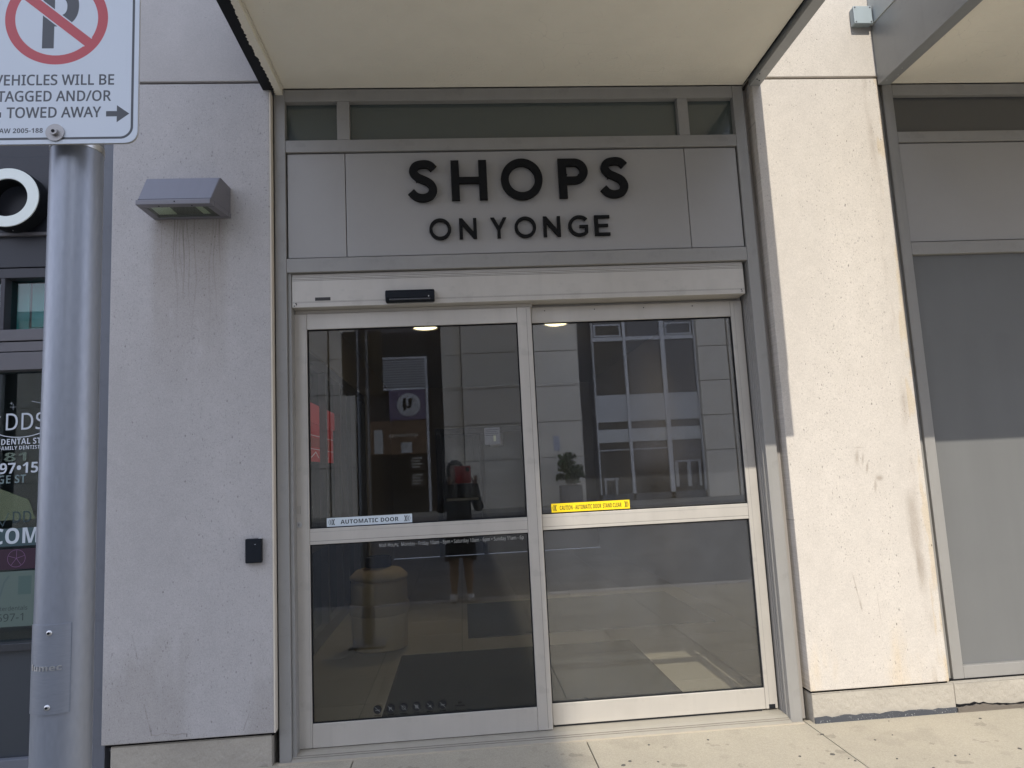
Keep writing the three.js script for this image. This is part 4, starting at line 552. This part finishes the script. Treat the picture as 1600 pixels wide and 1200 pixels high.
// ---------------------------------------------------------------- building across the street (seen in the glass)
{
  const t = thing('office_building', 'beige stone office building across the street, mirrored in the glass doors', 'building', [3, -0.13, 27]);
  const Z = 25.9, stone = std([1, 1, 1], 0.85, 0, { map: scaled(colorTex(512, 512, (u, v) => { const s = 1 + 0.24 * (nA(u, v) - 0.5) + 0.08 * (nF(u, v) - 0.5); return [0.80 * s, 0.74 * s, 0.62 * s]; }), 5) }), dk = std([0.05, 0.05, 0.05], 0.5), alu = std([0.7, 0.7, 0.69], 0.5), dglass = phys([0.03, 0.033, 0.035], 0.08, { clearcoat: 1, clearcoatRoughness: 0.02 }), sp = std([0.62, 0.62, 0.60], 0.6), up = std([0.12, 0.13, 0.14], 0.4);
  const Yb = -0.13;
  part('core', bx(-40, 40, Yb, 8.75, Z + 0.4, Z + 14, 0), dk, t);
  const courses = [Yb, 2.0, 3.52, 5.05, 6.58, 8.1, 8.75];
  const stonePier = (a, b, z) => { for (let i = 0; i < courses.length - 1; i++) part('stone_panel', bx(a + 0.012, b - 0.012, courses[i] + 0.012, courses[i + 1] - 0.012, z, Z + 0.39, 0.01), stone, t); };
  for (const o of [0, 17.4, -17.4]) {
    stonePier(0.17 + o, 2.7 + o, Z - 0.35); stonePier(2.7 + o, 5.23 + o, Z - 0.35); stonePier(-0.68 + o, 0.165 + o, Z - 0.05); stonePier(10.6 + o, 11.95 + o, Z - 0.2); stonePier(-5.4 + o, -4.35 + o, Z - 0.2);
    for (const [y0, y1, nm] of [[7.16, 8.1, 'upper'], [4.6, 6.98, 'main'], [3.1, 3.40, 'transom']]) for (const [a, b] of [[5.99, 7.32], [7.46, 9.0], [9.2, 10.52]]) { const w = part('window', bx(a + o, b + o, y0, y1, Z + 0.1, Z + 0.2, 0), dglass, t); if (nm === 'upper' && a !== 7.46) part('awning_frame', [bx(a + o + 0.06, b + o - 0.06, y0 + 0.03, y0 + 0.09, Z + 0.02, Z + 0.08, 0), bx(a + o + 0.06, b + o - 0.06, y0 + 0.52, y0 + 0.58, Z + 0.02, Z + 0.08, 0), bx(a + o + 0.06, a + o + 0.12, y0 + 0.091, y0 + 0.519, Z + 0.02, Z + 0.08, 0), bx(b + o - 0.12, b + o - 0.06, y0 + 0.091, y0 + 0.519, Z + 0.02, Z + 0.08, 0)], alu, w); }
    for (const [a, b] of [[5.93, 5.985], [7.325, 7.455], [9.005, 9.195], [10.525, 10.595]]) part('mullion', bx(a + o, b + o, 0.3, 8.75, Z - 0.02, Z + 0.2, 0.01), alu, t);
    part('transom_bar', [bx(5.99 + o, 7.32 + o, 6.985, 7.155, Z - 0.0, Z + 0.2, 0.01), bx(7.46 + o, 9.0 + o, 6.985, 7.155, Z - 0.0, Z + 0.2, 0.01), bx(9.2 + o, 10.52 + o, 6.985, 7.155, Z - 0.0, Z + 0.2, 0.01)], alu, t);
    for (const [a, b] of [[5.99, 7.32], [7.46, 9.0], [9.2, 10.52]]) { part('spandrel_panel', bx(a + o, b + o, 3.41, 4.59, Z + 0.03, Z + 0.2, 0.01), sp, t); part('shop_blind', bx(a + o, b + o, 2.52, 3.09, Z + 0.06, Z + 0.2, 0.01), std([0.68, 0.68, 0.64], 0.7), t); part('shop_window', bx(a + o, b + o, 0.3, 2.51, Z + 0.1, Z + 0.2, 0), dglass, t); part('stall_riser', bx(a + o, b + o, Yb, 0.29, Z + 0.02, Z + 0.2, 0.01), up, t); part('upper_panel', bx(a + o, b + o, 8.11, 8.75, Z + 0.03, Z + 0.2, 0.01), sp, t); }
    // shop bay with louvre, purple sign and brown board
    part('louvre', Array.from({ length: 11 }, (_, i) => bx(-4.3 + o, -1.32 + o, 5.34 + i * 0.105, 5.40 + i * 0.105, Z - 0.02, Z + 0.06, 0)), alu, t); part('bay_window', bx(-4.34 + o, -1.30 + o, 6.62, 8.74, Z + 0.1, Z + 0.3, 0), dglass, t); part('bay_bar', [bx(-4.34 + o, -1.30 + o, 6.5, 6.61, Z - 0.02, Z + 0.2, 0.01), bx(-1.40 + o, -1.29 + o, 0, 6.49, Z - 0.03, Z + 0.2, 0.01), bx(-4.34 + o, -1.41 + o, 5.17, 5.29, Z - 0.02, Z + 0.2, 0.01)], alu, t);
    part('brown_board', bx(-4.3 + o, -1.41 + o, 2.45, 3.88, Z + 0.0, Z + 0.2, 0.01), std([0.2, 0.13, 0.08], 0.7), t); part('shop_door', bx(-4.3 + o, -1.41 + o, Yb, 2.44, Z + 0.05, Z + 0.2, 0.01), dglass, t);
  }
  const pf = bx(-2.95, -1.41, 3.89, 5.16, Z - 0.04, Z + 0.2, 0.01); part('purple_sign', pf, std([0.20, 0.16, 0.235], 0.6), t, 'purple sign board with white disc'); part('sign_disc', cyl(-2.12, 4.54, Z - 0.045, 0.50, 0.03, 'z', 48), std([0.62, 0.62, 0.6], 0.6), t); part('disc_figure', [bx(-2.36, -2.24, 4.3, 4.82, Z - 0.075, Z - 0.0605, 0.004), bx(-2.22, -2.02, 4.40, 4.5, Z - 0.075, Z - 0.0605, 0.004), bx(-2.12, -1.98, 4.52, 4.8, Z - 0.075, Z - 0.0605, 0.004)], blackPaint, t);
  decal(t, 'board_lettering', -3.3, -1.5, 3.0, 3.4, Z - 0.004, 200, (x, w, h) => { x.clearRect(0, 0, w, h); x.fillStyle = '#c9c2b2'; x.font = 'bold 34px sans-serif'; x.textAlign = 'center'; x.fillText('PERFORMANCE', w / 2, 44); }, { alpha: true, back: true });
  for (const [y0, y1] of [[1.75, 2.35], [1.05, 1.65]]) { const nb = part('notice_board', bx(-2.15, -1.55, y0, y1, Z + 0.0, Z + 0.049, 0), std([0.06, 0.055, 0.05], 0.7), t); part('print_line', [0, 1, 2, 3].map((k) => bx(-2.08, -1.65 - 0.08 * (k % 2), y1 - 0.12 - k * 0.12, y1 - 0.07 - k * 0.12, Z - 0.012, Z - 0.001, 0)), std([0.6, 0.58, 0.5], 0.8), nb, null, 'stuff'); }
  part('posted_notice', [bx(-2.5, -2.05, 2.5, 2.95, Z - 0.02, Z - 0.002, 0), bx(-3.62, -3.25, 2.5, 3.5, Z - 0.02, Z - 0.002, 0)], std([0.6, 0.6, 0.56], 0.8), t);
  part('pier_notice', bx(3.95, 4.22, 2.28, 2.9, Z - 0.37, Z - 0.352, 0), std([0.55, 0.56, 0.62], 0.7), t);
  part('shop_item', [bx(6.1, 6.75, 0.9, 1.0, Z + 0.03, Z + 0.08, 0), bx(6.12, 6.2, 0.3, 0.9, Z + 0.03, Z + 0.08, 0), bx(6.6, 6.68, 0.3, 0.9, Z + 0.03, Z + 0.08, 0), bx(9.3, 10.4, 1.55, 1.62, Z + 0.03, Z + 0.08, 0), bx(6.0, 9.0, 2.16, 2.22, Z + 0.03, Z + 0.08, 0), bx(9.25, 9.4, 0.5, 1.55, Z + 0.03, Z + 0.08, 0), bx(9.8, 9.95, 0.5, 1.55, Z + 0.03, Z + 0.08, 0), bx(10.3, 10.4, 0.5, 1.55, Z + 0.03, Z + 0.08, 0)], std([0.5, 0.5, 0.48], 0.6), t);
  part('parapet', bx(-40, 40, 8.76, 9.1, Z - 0.1, Z + 0.4, 0), sp, t);
  const w = thing('tower_block', 'tall apartment tower rising behind the office building across the street', 'building', [-5, -0.13, 34]);
  part('shaft', bx(-10, 0.52, Yb, 52, 30.2, 46, 0), std([0.46, 0.45, 0.43], 0.8), w); for (let k = 0; k < 13; k++) part('window_band', bx(-9.6, 0.1, 12 + k * 3.05, 13.7 + k * 3.05, 30.05, 30.19, 0), dglass, w);
  const q = thing('added_mid_rise', 'dark glazed mid rise block added behind the offices to darken the right window', 'building', [30, -0.13, 34]); part('shaft', bx(13, 48, Yb, 24, 28.2, 44, 0), std([0.1, 0.1, 0.1], 0.7), q); for (let k = 0; k < 5; k++) part('window_band', bx(13.4, 47.6, 9.6 + k * 2.9, 11.6 + k * 2.9, 28.05, 28.19, 0), dglass, q);  // unseen block added to keep bright sky out of the right window
}
{ const t = thing('planter_box', 'square grey planter standing before the stone pier across the street', 'planter', [4.4, -0.0, 24.6]); part('box', bx(4.0, 4.85, 0.0, 0.82, 24.2, 25.0, 0.03), std([0.16, 0.15, 0.14], 0.8), t); part('soil', bx(4.06, 4.79, 0.8, 0.83, 24.26, 24.94, 0), std([0.04, 0.03, 0.02], 1), t);
  const s = thing('shrub', 'dark green bush growing in the grey planter across the street', 'shrub', [4.4, 0.82, 24.6]), r = rng(8), gs = []; for (let k = 0; k < 1100; k++) { const c = k % 17, ca = c * 2.399, ch = 0.2 + 1.0 * ((c * 11) % 17) / 17 + 0.12 * Math.sin(c * 5), cr = (0.16 + 0.34 * ((c * 6) % 17) / 17) * (1.15 - 0.4 * ch), a = r() * 6.28, q = 0.26 * Math.sqrt(r()), lx = cr * Math.cos(ca) + q * Math.cos(a), ly = ch + 0.22 * (r() - 0.5), lz = cr * Math.sin(ca) + q * Math.sin(a); const g = new THREE.PlaneGeometry(0.075, 0.13); g.rotateX(r() * 6); g.rotateY(r() * 6); g.translate(4.4 + lx, 0.82 + ly, 24.6 + lz); gs.push(g); } part('foliage', gs, std([0.07, 0.11, 0.04], 0.8, 0, { side: THREE.DoubleSide }), s); part('stem', [0, 1, 2, 3].map((k) => cyl(4.3 + 0.07 * k, 1.15, 24.55 + 0.03 * k, 0.02, 0.7, 'y', 7, 0.012)), std([0.08, 0.06, 0.04], 0.9), s); }

// ---------------------------------------------------------------- the photographer, standing behind the camera and mirrored in the door
function field(min, max, res, fn, smoothN = true) { // marching cubes over a box
  const mc = new MarchingCubes(res, new THREE.MeshBasicMaterial(), false, false, 400000); const size = Math.max(max[0] - min[0], max[1] - min[1], max[2] - min[2]), c = [0, 1, 2].map((i) => (min[i] + max[i]) / 2), half = res / 2;
  mc.isolation = 0; for (let k = 0; k < res; k++) for (let j = 0; j < res; j++) for (let i = 0; i < res; i++) mc.field[i + j * res + k * res * res] = -fn(c[0] + (i - half) / half * size / 2, c[1] + (j - half) / half * size / 2, c[2] + (k - half) / half * size / 2) / size;
  mc.update(); const n = mc.count, g = new THREE.BufferGeometry(); g.setAttribute('position', new THREE.Float32BufferAttribute(mc.positionArray.slice(0, n * 3), 3)); g.setAttribute('normal', new THREE.Float32BufferAttribute(mc.normalArray.slice(0, n * 3), 3)); g.setAttribute('uv', new THREE.Float32BufferAttribute(new Float32Array(n * 2), 2)); g.scale(size / 2, size / 2, size / 2); g.translate(...c); g.computeVertexNormals(); return g;
}
const cap = (p, a, b, ra, rb) => { const dx = b[0] - a[0], dy = b[1] - a[1], dz = b[2] - a[2], t = sat(((p[0] - a[0]) * dx + (p[1] - a[1]) * dy + (p[2] - a[2]) * dz) / (dx * dx + dy * dy + dz * dz)); return Math.hypot(p[0] - a[0] - t * dx, p[1] - a[1] - t * dy, p[2] - a[2] - t * dz) - mix(ra, rb, t); };
const smin = (a, b, k) => { const h = sat(0.5 + 0.5 * (b - a) / k); return mix(b, a, h) - k * h * (1 - h); };
const all = (p, bones, k) => { let d = 9; for (const b of bones) d = smin(d, cap(p, ...b), k); return d; };
{
  const Zc = 4.40, X = -0.05, t = thing('person', 'person in dark jacket and skirt holding a red phone, mirrored in the left door', 'person', [X, 0, Zc]);
  const sh = 1.33, hip = 0.86;
  const arms = [[[X - 0.165, sh, Zc], [X - 0.21, 1.10, Zc - 0.06], 0.048, 0.042], [[X - 0.21, 1.10, Zc - 0.06], [X - 0.09, 1.36, Zc - 0.245], 0.039, 0.027], [[X + 0.165, sh, Zc], [X + 0.235, 1.10, Zc - 0.06], 0.048, 0.042], [[X + 0.235, 1.10, Zc - 0.06], [X + 0.20, 1.36, Zc - 0.245], 0.039, 0.027]];
  const torso = [[[X, hip, Zc], [X, 1.06, Zc - 0.01], 0.135, 0.12], [[X, 1.06, Zc - 0.01], [X, 1.27, Zc], 0.12, 0.125], [[X - 0.11, 1.30, Zc], [X + 0.11, 1.30, Zc], 0.075, 0.075]], neck = [[[X, 1.32, Zc], [X - 0.005, 1.44, Zc - 0.02], 0.052, 0.047]];
  const legs = [-1, 1].flatMap((s) => [[[X + s * 0.085, hip, Zc], [X + s * 0.085, 0.47, Zc - 0.01], 0.092, 0.056], [[X + s * 0.085, 0.47, Zc - 0.01], [X + s * 0.09, 0.28, Zc + 0.012], 0.055, 0.052], [[X + s * 0.09, 0.28, Zc + 0.012], [X + s * 0.095, 0.075, Zc + 0.02], 0.052, 0.033], [[X + s * 0.095, 0.05, Zc + 0.03], [X + s * 0.115, 0.03, Zc - 0.14], 0.036, 0.024]]);
  const hx = X - 0.03, hy = 1.535, hz = Zc - 0.035;
  const headF = (p) => { const e = (cx, cy, cz, a, b, c) => { const q = Math.hypot((p[0] - cx) / a, (p[1] - cy) / b, (p[2] - cz) / c); return (q - 1) * Math.min(a, b, c); }; let d = smin(e(hx, hy + 0.025, hz + 0.01, 0.073, 0.088, 0.092), e(hx, hy - 0.04, hz - 0.02, 0.056, 0.07, 0.066), 0.03); d = smin(d, cap(p, [hx, hy + 0.012, hz - 0.088], [hx, hy - 0.022, hz - 0.1], 0.008, 0.013), 0.012); for (const s of [-1, 1]) { d = smin(d, e(hx + s * 0.074, hy - 0.005, hz + 0.012, 0.01, 0.03, 0.018), 0.008); d = Math.max(d, -(Math.hypot(p[0] - hx - s * 0.031, p[1] - hy - 0.01, p[2] - hz + 0.096) - 0.014)); } d = smin(d, cap(p, [hx - 0.02, hy - 0.058, hz - 0.082], [hx + 0.02, hy - 0.058, hz - 0.082], 0.007, 0.007), 0.008); return smin(d, cap(p, ...neck[0]), 0.025); };
  const skin = std([0.36, 0.25, 0.2], 0.6);
  const bodyBones = [...torso, ...arms, ...neck, ...legs];
  const parts = [field([X - 0.42, -0.02, Zc - 0.42], [X + 0.42, 1.48, Zc + 0.42], 96, (x, y, z) => all([x, y, z], bodyBones, 0.035)), field([hx - 0.13, hy - 0.15, hz - 0.13], [hx + 0.13, hy + 0.13, hz + 0.13], 72, (x, y, z) => headF([x, y, z]))];
  for (const s of [-1, 1]) { // hands: palm behind the phone edge, fingers curled round it
    const w = s < 0 ? [X - 0.09, 1.36, Zc - 0.245] : [X + 0.20, 1.36, Zc - 0.245], pc = [w[0], w[1] + 0.065, w[2] - 0.02], hb = [[w, [w[0], w[1] + 0.03, w[2] - 0.01], 0.026, 0.028]];
    for (let f = 0; f < 4; f++) { const bx0 = pc[0] + s * 0.018, by = pc[1] + 0.03 - f * 0.019, L = [0.036, 0.041, 0.038, 0.03][f]; hb.push([[w[0], w[1] + 0.03, w[2] - 0.01], [bx0, by, pc[2] - 0.006], 0.017, 0.0095]); hb.push([[bx0, by, pc[2] - 0.006], [bx0 + s * 0.004, by + 0.004, pc[2] - 0.006 - L], 0.009, 0.0085]); hb.push([[bx0 + s * 0.004, by + 0.004, pc[2] - 0.006 - L], [bx0 - s * 0.024, by + 0.006, pc[2] - 0.018 - L], 0.0085, 0.0072]); }
    hb.push([[w[0] - s * 0.01, w[1] + 0.03, w[2]], [pc[0] - s * 0.03, pc[1] - 0.005, pc[2] + 0.004], 0.013, 0.0105]); hb.push([[pc[0] - s * 0.03, pc[1] - 0.005, pc[2] + 0.004], [pc[0] - s * 0.045, pc[1] + 0.03, pc[2] - 0.008], 0.0105, 0.008]);
    parts.push(field([w[0] - 0.1, w[1] - 0.04, w[2] - 0.12], [w[0] + 0.1, w[1] + 0.14, w[2] + 0.06], 64, (x, y, z) => all([x, y, z], hb, 0.006)));
  }
  part('body', parts, skin, t);
  part('eyes', [-1, 1].map((s) => new THREE.SphereGeometry(0.0115, 16, 12).translate(hx + s * 0.031, hy + 0.01, hz - 0.083)), std([0.35, 0.33, 0.3], 0.3), t);
  part('lips', new THREE.SphereGeometry(1, 16, 10).scale(0.022, 0.007, 0.007).translate(hx, hy - 0.058, hz - 0.0855), std([0.3, 0.1, 0.09], 0.5), t);
  const cloth = std([0.018, 0.018, 0.021], 0.9), grow = (l, k) => l.map(([a, b, ra, rb]) => [a, b, ra + k, rb + k]);
  part('jacket', field([X - 0.42, 0.72, Zc - 0.42], [X + 0.42, 1.56, Zc + 0.42], 80, (x, y, z) => Math.max(all([x, y, z], [...grow(torso, 0.022), ...grow(arms, 0.016)], 0.03), 0.78 - y, y - 1.375)), cloth, t);
  const sk = new THREE.LatheGeometry([[0.145, 0.93], [0.165, 0.86], [0.18, 0.7], [0.185, 0.56], [0.19, 0.48], [0.183, 0.48], [0.17, 0.7]].map(([a, b]) => new THREE.Vector2(a, b)), 40); { const p = sk.attributes.position; for (let i = 0; i < p.count; i++) { const a = Math.atan2(p.getZ(i), p.getX(i)), k = 1 + 0.06 * Math.sin(a * 7) * sat((0.85 - p.getY(i)) * 3); p.setXYZ(i, p.getX(i) * k, p.getY(i) - 0.03 * Math.cos(a * 2), p.getZ(i) * k * 0.85); } sk.computeVertexNormals(); sk.translate(X, 0, Zc); } part('skirt', sk, std([0.014, 0.014, 0.017], 0.95, 0, { side: THREE.DoubleSide }), t);
  part('hair', field([hx - 0.16, hy - 0.22, hz - 0.15], [hx + 0.16, hy + 0.14, hz + 0.17], 64, (x, y, z) => { const q = (Math.hypot((x - hx) / 0.094, (y - hy - 0.03) / 0.105, (z - hz - 0.02) / 0.108) - 1) * 0.094; let d = q; for (const s of [-1, 1]) d = smin(d, cap([x, y, z], [hx + s * 0.07, hy + 0.03, hz + 0.02], [hx + s * 0.082, hy - 0.15, hz + 0.02], 0.036, 0.03), 0.03); d = smin(d, cap([x, y, z], [hx, hy, hz + 0.08], [hx, hy - 0.16, hz + 0.075], 0.05, 0.045), 0.03); d += 0.004 * Math.sin(x * 190) * Math.sin(y * 14 + x * 40); return Math.max(d, -Math.max((hz - 0.03) - z < 0 ? 9 : -9, 0), (z < hz - 0.045 && y < hy + 0.062) ? 0.02 : -9); }), std([0.018, 0.013, 0.01], 0.55), t);
  for (const s of [-1, 1]) { const a = X + s * 0.095; const sole = new THREE.CapsuleGeometry(0.042, 0.16, 6, 14); sole.rotateX(Math.PI / 2); sole.scale(1, 0.3, 1); sole.rotateY(-s * 0.1); sole.translate(a + s * 0.008, 0.014, Zc - 0.05); const up = field([a - 0.09, -0.01, Zc - 0.22], [a + 0.11, 0.16, Zc + 0.1], 48, (x, y, z) => Math.max(all([x, y, z], grow(legs.slice((s < 0 ? 0 : 4) + 2, (s < 0 ? 0 : 4) + 4), 0.008), 0.03), y - 0.075, 0.012 - y)); part('shoe', [sole, up], std([0.75, 0.73, 0.7], 0.7), t); }
  const ph = thing('phone', 'red cased phone held up by the photographer, mirrored in the door', 'phone', [X + 0.06, 1.40, 4.12]);
  part('case', bx(X - 0.03, X + 0.16, 1.385, 1.585, 4.112, 4.126, 0.005), std([0.5, 0.03, 0.05], 0.5), ph); part('camera_bump', bx(X + 0.10, X + 0.14, 1.52, 1.565, 4.108, 4.1119, 0.0015), blackPlastic, ph);
}
renderer.render(scene, camera);
